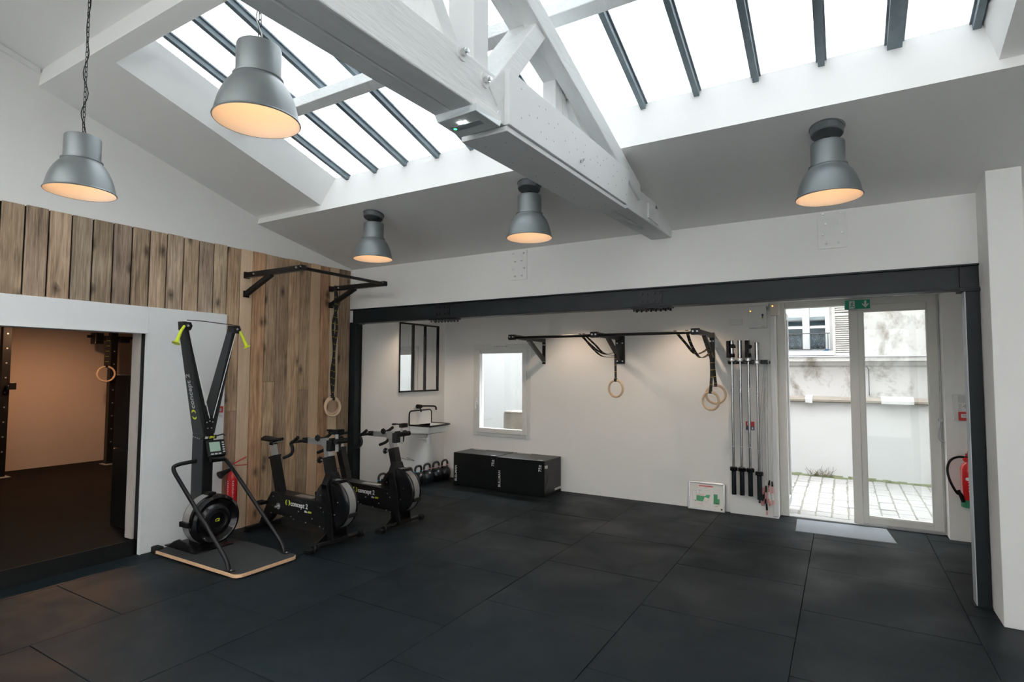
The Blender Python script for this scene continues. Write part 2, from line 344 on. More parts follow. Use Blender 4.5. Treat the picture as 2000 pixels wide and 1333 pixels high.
ORG = {}
JOINED = {'bolt', 'screw_head', 'strap_mark', 'knurl_mark', 'vent_slot', 'plan_lines', 'plan_dots', 'plan_marks', 'plan_area', 'scrollwork', 'button', 'label_print', 'drum_clip', 'vent_louvre', 'hub_rings', 'call_mark', 'chain', 'green_figure', 'down_arrow'}
def org_of(p): return ORG.get(p.name, Vector((0, 0, 0))) if p else Vector((0, 0, 0))
def mesh_from(name, mb, off=(0, 0, 0), smooth=False):
    me = bpy.data.meshes.new(name); o = Vector(off)
    me.from_pydata([tuple(Vector(p)-o) for p in mb.v], [], mb.f)
    bm = bmesh.new(); bm.from_mesh(me); bmesh.ops.remove_doubles(bm, verts=bm.verts, dist=1e-6)
    bmesh.ops.recalc_face_normals(bm, faces=bm.faces); bm.to_mesh(me); bm.free()
    if smooth:
        me.shade_smooth(); me.set_sharp_from_angle(angle=math.radians(38))
    me.update(); return me
def ob(name, mb, m, parent=None, smooth=False, bevel=0., label=None):
    """mesh object; coordinates given in world space (or in the local space of a root made with local=True)"""
    g = org_of(parent); me = mesh_from(name, mb, g, smooth); me.materials.append(m)
    o = bpy.data.objects.new(name, me); COL.objects.link(o)
    if parent: o.parent = parent; ORG[o.name] = g
    if bevel:
        md = o.modifiers.new('bevel', 'BEVEL'); md.width = bevel; md.segments = 2; md.limit_method = 'ANGLE'; md.angle_limit = math.radians(35)
    if label: o['label'] = label
    if name in JOINED: o['kind'] = 'stuff'
    return o
def thing(name, label, cat, loc, group=None, local=False, rotz=0.):
    o = bpy.data.objects.new(name, None); COL.objects.link(o); o.location = loc; o.rotation_euler = (0, 0, rotz)
    o.empty_display_size = .1; o['label'] = label; o['category'] = cat
    if group: o['group'] = group
    ORG[o.name] = Vector((0, 0, 0)) if local else Vector(loc)
    return o
def tag(o, label, cat, group=None):
    o['label'] = label; o['category'] = cat
    if group: o['group'] = group
    return o
def struct(o, label=None, cat=None):
    o['kind'] = 'structure'
    if label: o['label'] = label
    if cat: o['category'] = cat
    return o
def recentre(o, c):                                    # move a top-level mesh's origin to c
    o.data.transform(Matrix.Translation(-Vector(c))); o.location = c; ORG[o.name] = Vector(c); return o
def copy_tree(o, parent=None, loc=None):
    c = o.copy(); COL.objects.link(c); c.parent = parent
    if loc is not None: c.location = loc
    ORG[c.name] = ORG.get(o.name, Vector((0, 0, 0)))
    for ch in list(o.children): copy_tree(ch, c)
    return c
def text(name, body, size, p, u, v, m, parent=None, shear=0., thick=.0008, align='LEFT', bold=0., xs=1.):
    cu = bpy.data.curves.new('tmp_text', 'FONT'); cu.body = body; cu.size = size; cu.shear = shear; cu.extrude = thick; cu.align_x = align; cu.offset = bold
    cu.resolution_u = 3
    t = bpy.data.objects.new('tmp_text', cu); COL.objects.link(t)
    dg = bpy.context.evaluated_depsgraph_get(); dg.update()
    me = bpy.data.meshes.new_from_object(t.evaluated_get(dg)); bpy.data.objects.remove(t); bpy.data.curves.remove(cu)
    p, u, v = Vector(p)-org_of(parent), Vector(u).normalized(), Vector(v).normalized(); n = u.cross(v)
    for vt in me.vertices:
        c = vt.co; vt.co = p+u*c.x*xs+v*c.y+n*c.z
    me.name = name; me.materials.clear(); me.materials.append(m); me.update()
    o = bpy.data.objects.new(name, me); COL.objects.link(o)
    if parent: o.parent = parent; ORG[o.name] = org_of(parent)
    return o
def point(name, loc, power, color, r=.03, parent=None, spot=None, blend=.5):
    l = bpy.data.lights.new(name, 'SPOT' if spot else 'POINT'); l.energy = power; l.color = color; l.shadow_soft_size = r
    if spot: l.spot_size = math.radians(spot); l.spot_blend = blend
    o = bpy.data.objects.new(name, l); COL.objects.link(o)
    o.location = Vector(loc)-org_of(parent)
    if parent: o.parent = parent
    return o

XL, YB, YF = -5.55, 5.20, 7.17
# ================================================================== STRUCTURE
# ---- floor: slab with one-metre rubber tiles in running bond
floor = struct(ob('floor', MB().box(-5.8, 3.3, -3.2, 7.40, -.15, -.022), RUBBERD), 'black rubber gym floor of large square tiles', 'floor')
def rubber_tiles():
    xs = [.70+.995*k for k in range(-7, 4)]
    for i in range(len(xs)-1):
        x0, x1 = max(xs[i], XL), min(xs[i+1], 3.2)
        col = i-7                                   # column just left of x=.70 has index -1
        off = .51 if col % 2 else .015
        y = -4+off
        while y < 7.4:
            y0, y1 = max(y, -3.0), min(y+1.0, 7.38)
            if y1-y0 > .04:
                o = ob('rubber_tile', MB().box(x0+.0018, x1-.0018, y0+.0018, y1-.0018, -.022, random.uniform(-.0012, .0012)), RUBBER, floor, bevel=.003)
                recentre_child(o, ((x0+x1)/2, (y0+y1)/2, 0))
            y += 1.0
def recentre_child(o, c):
    o.data.transform(Matrix.Translation(-Vector(c))); o.location = c
rubber_tiles()

# ---- left wall with the doorway to the side room, clad in reclaimed boards
OY0, OY1, OZ = .35, 2.72, 2.012                     # opening
wl = MB()
wl.box(XL-.13, XL, -3.2, OY0, 0, 4.6); wl.box(XL-.13, XL, OY1, 5.35, 0, 4.6); wl.box(XL-.13, XL, OY0, OY1, OZ, 4.6)
wall_left = struct(ob('wall_left', wl, WHITE), 'white side wall clad with reclaimed boards', 'wall')
tints = {14: (1.22, 1.26, 1.30), 20: (1.0, .96, .94), 22: (1.15, 1.20, 1.24), 4: (1.05, 1.07, 1.06), 3: (.95, .88, .82), 23: (.82, .82, .80), 15: (1.12, .95, .82), 21: (.95, .80, .68)}
def planks():
    seams = [1.03+.1525*k for k in range(4)]+[1.640, 1.792, 1.946, 2.105, 2.258, 2.414, 2.567, 2.717, 2.871, 3.027, 3.180, 3.336, 3.482, 3.630, 3.776, 3.935, 4.083, 4.245, 4.400, 4.550, 4.700, 4.852, 5.000, 5.19]
    seams = sorted(set(seams))
    ob('seam_shade_sheet', MB().box(XL, XL+.004, 1.03, 5.19, 2.26, 2.965).box(XL, XL+.004, 3.484, 5.19, .01, 2.26), BLACKM, wall_left)  # black sheet added behind the boards so their gaps read as shaded
    for i in range(len(seams)-1):
        y0, y1 = seams[i], seams[i+1]; k = i-3
        zb = 2.25 if y1 < 3.49 else .0
        g = .0040 if zb == 0 else .0060
        d = random.uniform(-.003, .003)
        zt = 2.972+random.uniform(-.004, .004)
        segs = [(zb, zt)]
        if zb == 0 and i % 3 == 1: segs = [(0, 1.24+.1*(i % 4)), (1.242+.1*(i % 4), zt)]
        for a, b in segs:
            o = ob('plank', MB().box(XL, XL+.022+d, y0+g, y1-g, a, b), PALEW if k in (14, 20, 22) else WOOD, wall_left, bevel=.0035)
            recentre_child(o, (XL, (y0+y1)/2, a))
            r = random.uniform(.72, 1.12) if k not in (14, 20, 22) else 1.0; t = tints.get(k, (1, random.uniform(.93, 1.0), random.uniform(.86, 1.0)))
            if zb == 0: t = (t[0]*1.02, t[1]*.93, t[2]*.84)
            o.color = (r*t[0], r*t[1], r*t[2], 1)
planks()
# white boarded surround of the doorway
tr = MB()
tr.box(XL, XL+.042, OY1, 3.482, 0, 2.25); tr.box(XL, XL+.042, -1.2, OY1, OZ, 2.25); tr.box(XL, XL+.042, -1.2, OY0, 0, OZ)
trim1 = struct(ob('trim_1', tr, PANEL, bevel=.003), 'flush white panel surround of the side doorway', 'trim')
rv = MB()
rv.box(XL-.13, XL+.047, OY1-.006, OY1+.006, 0, OZ+.006); rv.box(XL-.13, XL+.047, OY0, OY1, OZ-.008, OZ+.004)
ob('reveal_lining', rv, PANEL, trim1)
ob('pocket_slot', MB().box(XL-.028, XL+.005, OY1-.022, OY1-.006, .0, OZ-.008), BLACKM, trim1)
ob('jamb_lining', MB().box(XL-.15, XL-.028, OY1-.040, OY1-.006, .0, OZ-.008), mat('jamb_shade_tone', (.50, .45, .40), .7), trim1)  # beige tone paints in the dimmer, warmer light from the side room
# ---- side room
AX = -10.85
ann = struct(ob('floor_annex', MB().box(AX, XL+.005, -1.5, 7.0, -.10, .138), RUBBERA), 'dark raised rubber floor of the side room', 'floor')
ob('step_riser', MB().box(XL+.005, XL+.018, OY0, OY1-.04, 0, .140), BLACKM, ann, bevel=.002)
struct(ob('wall_annex', MB().box(AX-.1, AX, -1.5, 7.0, .1, 2.8).box(AX, XL-.13, -1.6, -1.5, .1, 2.8).box(AX, XL-.13, 7.0, 7.1, .1, 2.8), ANNEXW), 'warm beige back wall of the side room', 'wall')
struct(ob('ceiling_annex', MB().box(AX-.1, XL-.13, -1.6, 7.1, 2.7, 2.8), ANNEXW), 'ceiling of the side room', 'ceiling')

# ---- wall above the steel beam, alcove walls, pillar, room behind camera
struct(ob('wall_soffit', MB().box(-5.68, 3.3, YB+.03, YB+.30, 2.474, 4.6).box(1.06, 3.3, YB+.03, YB+.30, -.1, 2.474), WHITE), 'white wall above the black steel beam', 'wall')
struct(ob('wall_alcove_left', MB().box(-5.72, -5.49, YB+.12, YF+.25, -.02, 2.7).box(-5.72, -5.52, YB+.02, YB+.12, -.02, 2.474), WHITE), 'white alcove side wall with mirror and sink', 'wall')
wf = MB()
WX0, WX1, WZ0, WZ1 = -4.885, -3.955, .725, 2.03
wf.box(-5.72, WX0, YF, YF+.22, 0, 2.7); wf.box(WX1, -1.19, YF, YF+.22, 0, 2.7); wf.box(WX0, WX1, YF, YF+.22, 0, WZ0); wf.box(WX0, WX1, YF, YF+.22, WZ1, 2.7)
wf.box(-1.19, -.665, YF-.045, YF+.22, 0, 2.7)                       # projecting column beside the door
wf.box(-.665, .885, YF-.03, YF+.25, 2.50, 2.7)                         # lintel
wf.box(.885, 1.6, YF-.03, YF+.25, 0, 2.7)
wall_far = struct(ob('wall_far', wf, WHITE, bevel=.002), 'white far wall with window and glazed door', 'wall')
struct(ob('ceiling_alcove', MB().box(-5.72, 1.6, YB+.25, YF+.25, 2.66, 2.76), WHITE), 'flat white ceiling of the alcove', 'ceiling')
struct(ob('wall_alcove_right', MB().box(1.30, 1.6, YB+.30, YF+.25, -.02, 2.7), WHITE), 'white right side wall of the alcove', 'wall')
struct(ob('wall_pillar', MB().box(.875, 1.065, 4.90, YB+.10, 0, 3.06), WHITE, bevel=.004), 'white plastered pillar beside the steel column', 'pillar')
struct(ob('wall_right', MB().box(3.2, 3.35, -3.2, 5.4, -.1, 4.7), WHITE), 'white right wall', 'wall')
struct(ob('wall_back', MB().box(-5.7, 3.35, -3.2, -3.05, -.1, 4.7), WHITE), 'white back wall', 'wall')

# ---- sloping ceiling with the long skylight opening
RY = 1.25
SX0, SX1 = -4.55, .765
ce = MB()
ce.prism([(5.40, 2.964), (3.828, 3.293), (3.925, 3.635), (3.97, 3.75), (5.40, 3.30)], 'x', -5.7, 3.3)
ce.prism([(5.40, 2.97), (8.15, 2.80), (8.15, 2.88), (5.40, 3.30)], 'x', -2.2, 4.2)  # overhang past the front wall, added to shade the street
ce.prism([(5.40, 2.97), (7.55, 2.84), (7.55, 2.92), (5.40, 3.30)], 'x', -12, -2.2)
def strip(xb0, xb1, xt0, xt1):
    y0, y1 = 3.85, 1.95
    ce.hexa([(xb0, y0, zc(y0)), (xb1, y0, zc(y0)), (xb1, y1, zc(y1)), (xb0, y1, zc(y1))],
            [(xt0, y0+.09, zc(y0)+.32), (xt1, y0+.09, zc(y0)+.32), (xt1, y1+.09, zc(y1)+.32), (xt0, y1+.09, zc(y1)+.32)])
strip(-5.7, SX0, -5.7, SX0+.13)
strip(SX1, 3.3, SX1-.06, 3.3)
zr = 4.103+S2*(RY-1.848)
ce.prism([(1.950, zc(1.95)), (1.838, zc(1.838)), (1.848, 4.103), (RY, zr), (RY, zr+.35), (2.045, 4.40), (2.040, zc(1.95)+.29)], 'x', -5.7, 3.3)
zk = lambda y: zr+S2*(RY-y)                         # rear slope, with an added skylight opening for fill light behind the camera
def rear(y0, y1, x0, x1): ce.prism([(y0, zk(y0)), (y1, zk(y1)), (y1, zk(y1)+.35), (y0, zk(y0)+.35)], 'x', x0, x1)
rear(RY, .35, -5.7, 3.3); rear(-2.75, -3.2, -5.7, 3.3); rear(.35, -2.75, -5.7, -5.0); rear(.35, -2.75, 2.7, 3.3)
ceiling = struct(ob('ceiling', ce, CEIL), 'grey-white sloping ceiling around the skylight', 'ceiling')
ob('wall_moulding', MB().hexa([(XL, 1.836, zc(1.838)+.10), (XL+.03, 1.836, zc(1.838)+.10), (XL+.03, 1.30, zr-.07), (XL, 1.30, zr-.07)],
    [(XL, 1.836, zc(1.838)+.14), (XL+.03, 1.836, zc(1.838)+.14), (XL+.03, 1.30, zr-.02), (XL, 1.30, zr-.02)]), CEIL, ceiling)

# ---- skylight: glass panes between steel glazing bars, purlin below
sky = struct(thing('window_2', 'long roof skylight of wired glass between dark glazing bars', 'skylight', (-1.86, 3.93, zg(3.93))), None)
sky['kind'] = 'structure'
bx = [.69-.3795*k for k in range(14)]+[-4.60]
ya, yb = 3.955, 1.99
for k, x in enumerate(bx):
    wd = .075 if k == 1 else .036
    m = MB()
    m.hexa([(x-wd/2, ya, zg(ya)-.05), (x+wd/2, ya, zg(ya)-.05), (x+wd/2, yb, zg(yb)-.05), (x-wd/2, yb, zg(yb)-.05)],
           [(x-wd/2, ya, zg(ya)+.012), (x+wd/2, ya, zg(ya)+.012), (x+wd/2, yb, zg(yb)+.012), (x-wd/2, yb, zg(yb)+.012)])
    m.hexa([(x-wd/2-.012, ya, zg(ya)-.008), (x+wd/2+.012, ya, zg(ya)-.008), (x+wd/2+.012, yb, zg(yb)-.008), (x-wd/2-.012, yb, zg(yb)-.008)],
           [(x-wd/2-.012, ya, zg(ya)+.004), (x+wd/2+.012, ya, zg(ya)+.004), (x+wd/2+.012, yb, zg(yb)+.004), (x-wd/2-.012, yb, zg(yb)+.004)])
    ob('glazing_bar', m, BARC, sky)
for k in range(len(bx)-1):
    x1, x0 = bx[k], bx[k+1]
    m = MB().hexa([(x0, ya+.03, zg(ya+.03)+.005), (x1, ya+.03, zg(ya+.03)+.005), (x1, yb, zg(yb)+.005), (x0, yb, zg(yb)+.005)],
                  [(x0, ya+.03, zg(ya+.03)+.011), (x1, ya+.03, zg(ya+.03)+.011), (x1, yb, zg(yb)+.011), (x0, yb, zg(yb)+.011)])
    gp_ = ob('glass_pane', m, SKYG, sky); gp_.data.materials.append(CLEAR)
    zl = min(v.co.z for v in gp_.data.vertices)
    for f in gp_.data.polygons: f.material_index = 0 if f.normal.z < -.5 else 1
# outer kerb that closes the opening above the glass line
kb = MB()
kb.prism([(3.93, 3.63), (4.05, 3.63), (4.05, 3.80), (3.96, 3.72)], 'x', -5.7, 3.3)
ob('roof_kerb', kb, BARC, sky)

sky2 = struct(thing('window_fill', 'added unseen fill-light skylight on the rear slope behind the camera', 'skylight', (-1.86, -.35, 3.9)))  # unseen opening added to give the room most of its fill light
def sky2_slab(x0, x1, d0, d1):
    ya2, yb2 = .37, -2.77
    return MB().hexa([(x0, ya2, zk(ya2)+d0), (x1, ya2, zk(ya2)+d0), (x1, yb2, zk(yb2)+d0), (x0, yb2, zk(yb2)+d0)], [(x0, ya2, zk(ya2)+d1), (x1, ya2, zk(ya2)+d1), (x1, yb2, zk(yb2)+d1), (x0, yb2, zk(yb2)+d1)])
for k in range(13):
    x = 2.75-.65*k
    ob('glazing_bar', sky2_slab(x-.018, x+.018, .28, .33), BARC, sky2)
    if k < 12: ob('glass_pane', sky2_slab(x-.65, x, .32, .326), SKYC, sky2)
# ---- alcove window
win = struct(thing('window_1', 'white framed casement window above the black boxes', 'window', ((WX0+WX1)/2, YF, WZ0)))
def frame_rect(m, x0, x1, z0, z1, t, y0, y1):
    m.box(x0, x0+t, y0, y1, z0, z1); m.box(x1-t, x1, y0, y1, z0, z1); m.box(x0+t, x1-t, y0, y1, z0, z0+t); m.box(x0+t, x1-t, y0, y1, z1-t, z1); return m
ob('outer_frame', frame_rect(MB(), WX0-.035, WX1+.035, WZ0-.035, WZ1+.045, .065, YF-.015, YF+.06), PVC, win, bevel=.004)
ob('sash', frame_rect(MB(), WX0+.02, WX1-.02, WZ0+.015, WZ1-.02, .072, YF-.035, YF+.03), PVC, win, bevel=.006)
ob('glass_pane', MB().box(WX0+.08, WX1-.08, YF-.004, YF+.004, WZ0+.075, WZ1-.08), FROST, win)
hd = ob('handle', MB().box(WX0+.035, WX0+.060, YF-.050, YF-.035, 1.16, 1.25).bar((WX0+.047, YF-.075, 1.21), (WX0+.047, YF-.075, 1.10), .02, .014, (0, 1, 0)).box(WX0+.040, WX0+.054, YF-.08, YF-.045, 1.20, 1.215), WHITEP, win, bevel=.003)
ob('hinge', MB().tube([(WX1-.012, YF-.042, .78), (WX1-.012, YF-.042, .86)], .008).tube([(WX1-.012, YF-.042, 1.88), (WX1-.012, YF-.042, 1.97)], .008), PVC, win)
vt = MB().box(-4.56, -4.32, YF-.03, YF-.012, 2.03, 2.055)
v_ = ob('trickle_vent', vt, PVC, win)
sl = MB()
for k in range(5): sl.box(-4.545+k*.046, -4.515+k*.046, YF-.032, YF-.029, 2.036, 2.049)
ob('vent_slot', sl, GREYI, v_)

# ---- glazed street door
DY = 7.33
door = struct(thing('door_1', 'glazed street door with pale grey frame, one half open', 'door', (.10, DY, 0)))
fr = MB()
fr.box(-.665, -.575, DY-.02, DY+.08, 0, 2.50); fr.box(.865, .955, DY-.02, DY+.08, 0, 2.50); fr.box(-.575, .865, DY-.02, DY+.08, 2.425, 2.50)
ob('outer_frame', fr, DOORF, door, bevel=.006)
lf = MB(); lx0, lx1, lz0, lz1 = .105, .865, .02, 2.425
lf.box(lx0, lx0+.10, DY-.035, DY+.02, lz0, lz1); lf.box(lx1-.085, lx1, DY-.035, DY+.02, lz0, lz1); lf.box(lx0+.10, lx1-.085, DY-.035, DY+.02, lz0, lz0+.085); lf.box(lx0+.10, lx1-.085, DY-.035, DY+.02, lz1-.075, lz1)
leaf = ob('door_leaf', lf, DOORF, door, bevel=.006)
ob('glazing_bead', frame_rect(MB(), lx0+.095, lx1-.08, lz0+.08, lz1-.07, .014, DY-.03, DY+.01), DOORF, leaf, bevel=.003)
ob('glass_pane', MB().box(lx0+.10, lx1-.085, DY-.012, DY-.004, lz0+.085, lz1-.075), GLASS, leaf)
ob('astragal', MB().box(lx0-.035, lx0+.052, DY-.052, DY-.034, lz0, lz1), DOORF, leaf, bevel=.004)
ob('drip_rail', MB().box(lx0, lx1, DY-.05, DY-.035, .018, .036), ALU, leaf)
ob('threshold', MB().box(-.575, .865, DY-.03, DY+.10, -.02, .010), ALU, door)
lp = MB().tube(fillet([(.862, DY-.055, 1.18), (.845, DY-.065, 1.08), (.835, DY-.07, .99), (.885, DY-.07, .955), (.935, DY-.07, .99), (.925, DY-.065, 1.08), (.908, DY-.055, 1.18)], .04), .008)
ob('cable_loop', lp, CABLE, door, True)
ob('cable_anchor', MB().tube([(.862, DY-.02, 1.185), (.862, DY-.075, 1.185)], .022).tube([(.908, DY-.02, 1.185), (.908, DY-.075, 1.185)], .022), ALU, door, True)
cv = MB()
for x in (.880, .897): cv.box(x-.003, x+.003, DY-.026, DY-.019, .03, 2.44)
ob('seal_strip', cv, GREYI, door)
# open left leaf, folded back outside against the facade
ol = MB(); ol.box(-.665, -.60, DY+.09, DY+.80, .02, .11); ol.box(-.665, -.60, DY+.09, DY+.80, 2.34, 2.42); ol.box(-.665, -.60, DY+.09, DY+.18, .11, 2.34); ol.box(-.665, -.60, DY+.71, DY+.80, .11, 2.34)
open_leaf = ob('open_leaf', ol, PAINTW, door, bevel=.005)
ob('open_leaf_glass', MB().box(-.640, -.632, DY+.18, DY+.71, .11, 2.34), GLASS, open_leaf)

# ================================================================== STREET
street = struct(ob('floor_street', MB().box(-12, 9, 7.38, 10.85, -.30, -.088), JOINT), 'cobbled street outside the door', 'street')
def cobbles():
    kinds = []
    for q in range(6):
        w, d = .0815+random.uniform(-.003, .003), .090+.006*q
        j = lambda: random.uniform(-.004, .004)
        b = [(-w, -d, -.05), (w, -d, -.05), (w, d, -.05), (-w, d, -.05)]
        c = [(-w+j(), -d+j(), .020), (w+j(), -d+j(), .020), (w+j(), d+j(), .020), (-w+j(), d+j(), .020)]
        t = [(x*.93, y*.94, .027) for x, y, z in c]
        m = MB(); m.add(b+c+t, [(0, 1, 5, 4), (1, 2, 6, 5), (2, 3, 7, 6), (3, 0, 4, 7), (4, 5, 9, 8), (5, 6, 10, 9), (6, 7, 11, 10), (7, 4, 8, 11), (8, 9, 10, 11)])
        me = mesh_from('setts', m); me.materials.append(COBBLE); kinds.append((me, d))
    x = -1.30
    while x < 1.66:
        y = 7.42+random.uniform(0, .1)
        while y < 10.66:
            me, d = random.choice(kinds)
            o = bpy.data.objects.new('sett', me); COL.objects.link(o); o.parent = street
            o.location = (x+random.uniform(-.004, .004), y+d, -.105+random.uniform(-.004, .004)); o.rotation_euler = (random.uniform(-.02, .02), random.uniform(-.02, .02), random.uniform(-.03, .03))
            y += 2*d+.012
        x += .176
cobbles()
struct(ob('wall_outside', MB().box(-9, -1.9, 8.7, 8.9, -.3, 2.9).box(-12, -5.72, 7.40, 7.6, -.3, 3.2).box(1.6, 9, 7.40, 7.6, -.3, 3.4), LIMEW), 'outer walls beside the gym front', 'wall')

struct(ob('wall_sky_blocker', MB().box(-30, 30, -9.5, -8.5, -.3, 45).box(-16, -11.1, -8.5, 7.4, -.3, 20).box(4.2, 12, -8.5, 7.4, -.3, 24).box(9, 9.4, 7.4, 13, -.3, 20).box(-12.4, -12, 7.4, 13, -.3, 20), PLASTER), 'added unseen tall walls behind and beside the gym, shading the street front', 'wall')  # unseen high walls added to cut the sky light on the street facade
FY = 10.80
bld = thing('street_building', 'weathered white building with shuttered window across the street', 'building', (0, FY, -.1))
ob('roof', MB().prism([(FY-.75, 5.20), (FY-.75, 5.28), (FY+1.6, 5.75), (FY+1.6, 5.25)], 'x', -12, 9), ZINCROOF, bld)  # eave pushed forward to shade the facade below from the sky
ob('upper_wall', MB().box(-12, -.95, FY+.09, FY+.5, 1.93, 5.3).box(-.165, 9, FY+.09, FY+.5, 1.93, 5.3).box(-.95, -.165, FY+.09, FY+.5, 3.9, 5.3).box(-.95, -.165, FY+.09, FY+.5, 1.93, 2.0), PLASTER, bld)
ob('middle_wall', MB().box(-12, 9, FY+.06, FY+.5, 1.2, 1.80), PLASTER, bld)
ob('lower_wall', MB().box(-12, 9, FY, FY+.5, -.3, 1.18), LIMEW, bld)
cp = MB().prism([(FY-.06, 1.185), (FY-.06, 1.215), (FY-.02, 1.25), (FY+.07, 1.27), (FY+.07, 1.16), (FY-.03, 1.17)], 'x', -12, 9)
ob('stone_coping', cp, STONE, bld)
ob('patched_coping', MB().prism([(FY-.078, 1.172), (FY-.078, 1.22), (FY-.02, 1.268), (FY+.07, 1.29), (FY+.07, 1.158)], 'x', .52, .95), LIMEW, bld)
ob('patched_coping', MB().prism([(FY-.076, 1.16), (FY-.076, 1.225), (FY-.02, 1.268), (FY+.07, 1.29)], 'x', -.56, -.45), LIMEW, bld)
ob('string_course', MB().prism([(FY+.06, 1.76), (FY+.02, 1.79), (FY-.01, 1.84), (FY-.05, 1.86), (FY-.05, 1.93), (FY+.10, 1.945), (FY+.12, 1.80)], 'x', -12, 9), PLASTER, bld)
ob('course_flashing', MB().box(-12, 9, FY-.065, FY+.1, 1.93, 1.948), PAINTW, bld)
ob('drain_pipe', MB().tube([(.20, FY+.02, 1.775), (.345, FY+.02, 1.765), (.365, FY+.03, 1.72), (.365, FY+.03, 1.30)], .007, 8), IRON, bld)
# window
fw = ob('facade_window', frame_rect(MB(), -.95, -.165, 2.0, 3.9, .07, FY+.12, FY+.22).box(-.585, -.475, FY+.10, FY+.2, 2.07, 3.83), PAINTW, bld, bevel=.006)
for x0, x1 in ((-.88, -.585), (-.475, -.235)):
    for z0, z1 in ((2.07, 2.43), (2.475, 3.05), (3.095, 3.83)):
        ob('pane', MB().box(x0, x1, FY+.16, FY+.168, z0, z1), EXTG, fw)
    for z in (2.43, 3.05): ob('transom', MB().box(x0, x1, FY+.13, FY+.19, z, z+.045), PAINTW, fw)
ob('dark_interior', MB().box(-.95, -.165, FY+.45, FY+.46, 2.0, 3.9), mat('dim_room', (.30, .33, .35), .9), bld)
ob('curtain_rail', MB().box(-.93, -.2, FY+.3, FY+.31, 2.60, 2.75).box(-.93, -.2, FY+.30, FY+.31, 2.13, 2.30), mat('pale_curtain', (.45, .50, .52), .9), bld)
ob('window_sill', MB().box(-1.0, -.12, FY-.01, FY+.2, 1.96, 2.035), PAINTW, bld, bevel=.004)
rl = MB().box(-.98, -.17, FY-.02, FY-.005, 2.325, 2.34).box(-.98, -.17, FY-.02, FY-.005, 2.05, 2.062)
for x in (-.97, -.83, -.60, -.46, -.24, -.20): rl.tube([(x, FY-.012, 2.05), (x, FY-.012, 2.33)], .006, 6)
ob('railing', rl, IRON, bld)
sc = MB()
for cx0 in (-.78, -.70, -.41, -.33, -.66, -.29):
    for cz in (2.11, 2.19, 2.27):
        cx1 = cx0+random.uniform(-.015, .015); s = random.choice((-1, 1))
        pts = [(cx1+s*.030*(1-t/14)*math.cos(t*.75), FY-.012, cz+.036*(1-t/16)*math.sin(t*.75)) for t in range(13)]
        sc.tube(pts, .0055, 5)
        sc.ring((cx1+s*.02, FY-.012, cz+.04), .014, .005, (1, 0, 0), (0, 0, 1), 10, 5)
ob('scrollwork', sc, IRON, bld)
# louvred shutter
sh = ob('shutter', frame_rect(MB(), -.135, .165, 1.955, 3.75, .045, FY+.035, FY+.075).box(-.09, .12, FY+.035, FY+.075, 2.62, 2.665), SHUT, bld, bevel=.003)
z = 2.03
while z < 3.70:
    if not 2.60 < z < 2.68: ob('slat', MB().bar((-.092, FY+.058, z), (.122, FY+.058, z), .040, .008, (0, -.75, .66)), SHUT, sh)
    z += .0355
ob('lintel_moulding', MB().box(.30, .42, FY+.05, FY+.1, 2.80, 2.84), STONE, bld); ob('lintel_moulding', MB().box(.95, 1.25, FY+.05, FY+.1, 2.76, 2.80), STONE, bld)
# moss and twiggy weed at the foot of the wall, blue cloth on the sill, stone block outside the window
ms = MB(); random.seed(3)
x = -1.4
while x < 2.0:
    l = random.uniform(.05, .12); h = random.uniform(.012, .05)
    ms.prism([(FY-.03-random.uniform(0, .03), -.09), (FY+.01, -.09), (FY+.01, -.07+h), (FY-.015, -.075+h*.6)], 'x', x, x+l); x += l*.9
mo = ob('moss_edging', ms, MOSS); mo['kind'] = 'stuff'; tag(mo, 'strip of moss along the foot of the whitewashed street wall', 'moss')
tg = MB()
for k in range(34):
    x0 = -.42+random.uniform(-.12, .22); a = random.uniform(.25, 2.9); l = random.uniform(.06, .17)
    p = [(x0, FY-.02, -.05)]
    for i in range(4): p.append((p[-1][0]+math.cos(a)*l/4, FY-.02-random.uniform(0, .03), p[-1][2]+math.sin(a)*l/4)); a += random.uniform(-.5, .5)
    tg.tube(p, .003, 4)
tw = ob('dry_weed', tg, TWIG); recentre(tw, (-.4, FY-.02, -.09)); tag(tw, 'tangle of dry twigs growing at the foot of the street wall', 'weed')
bc = ob('blue_cloth', MB().prism([(-.285, 2.036), (-.20, 2.036), (-.20, 2.070), (-.235, 2.074), (-.25, 2.050)], 'y', FY+.01, FY+.08), BLUEC); recentre(bc, (-.24, FY+.04, 2.036)); tag(bc, 'small blue cloth lying on the window sill across the street', 'cloth')
bs = MB()
bs.box(-4.72, -3.3, YF+.55, YF+.95, -.2, 1.00).box(-4.70, -3.3, YF+.53, YF+.93, 1.0, 1.03)
lg = ob('stone_ledge', bs, STONE, bevel=.01); recentre(lg, (-4.0, YF+.7, -.1)); tag(lg, 'beige stone ledge outside the alcove window', 'ledge')
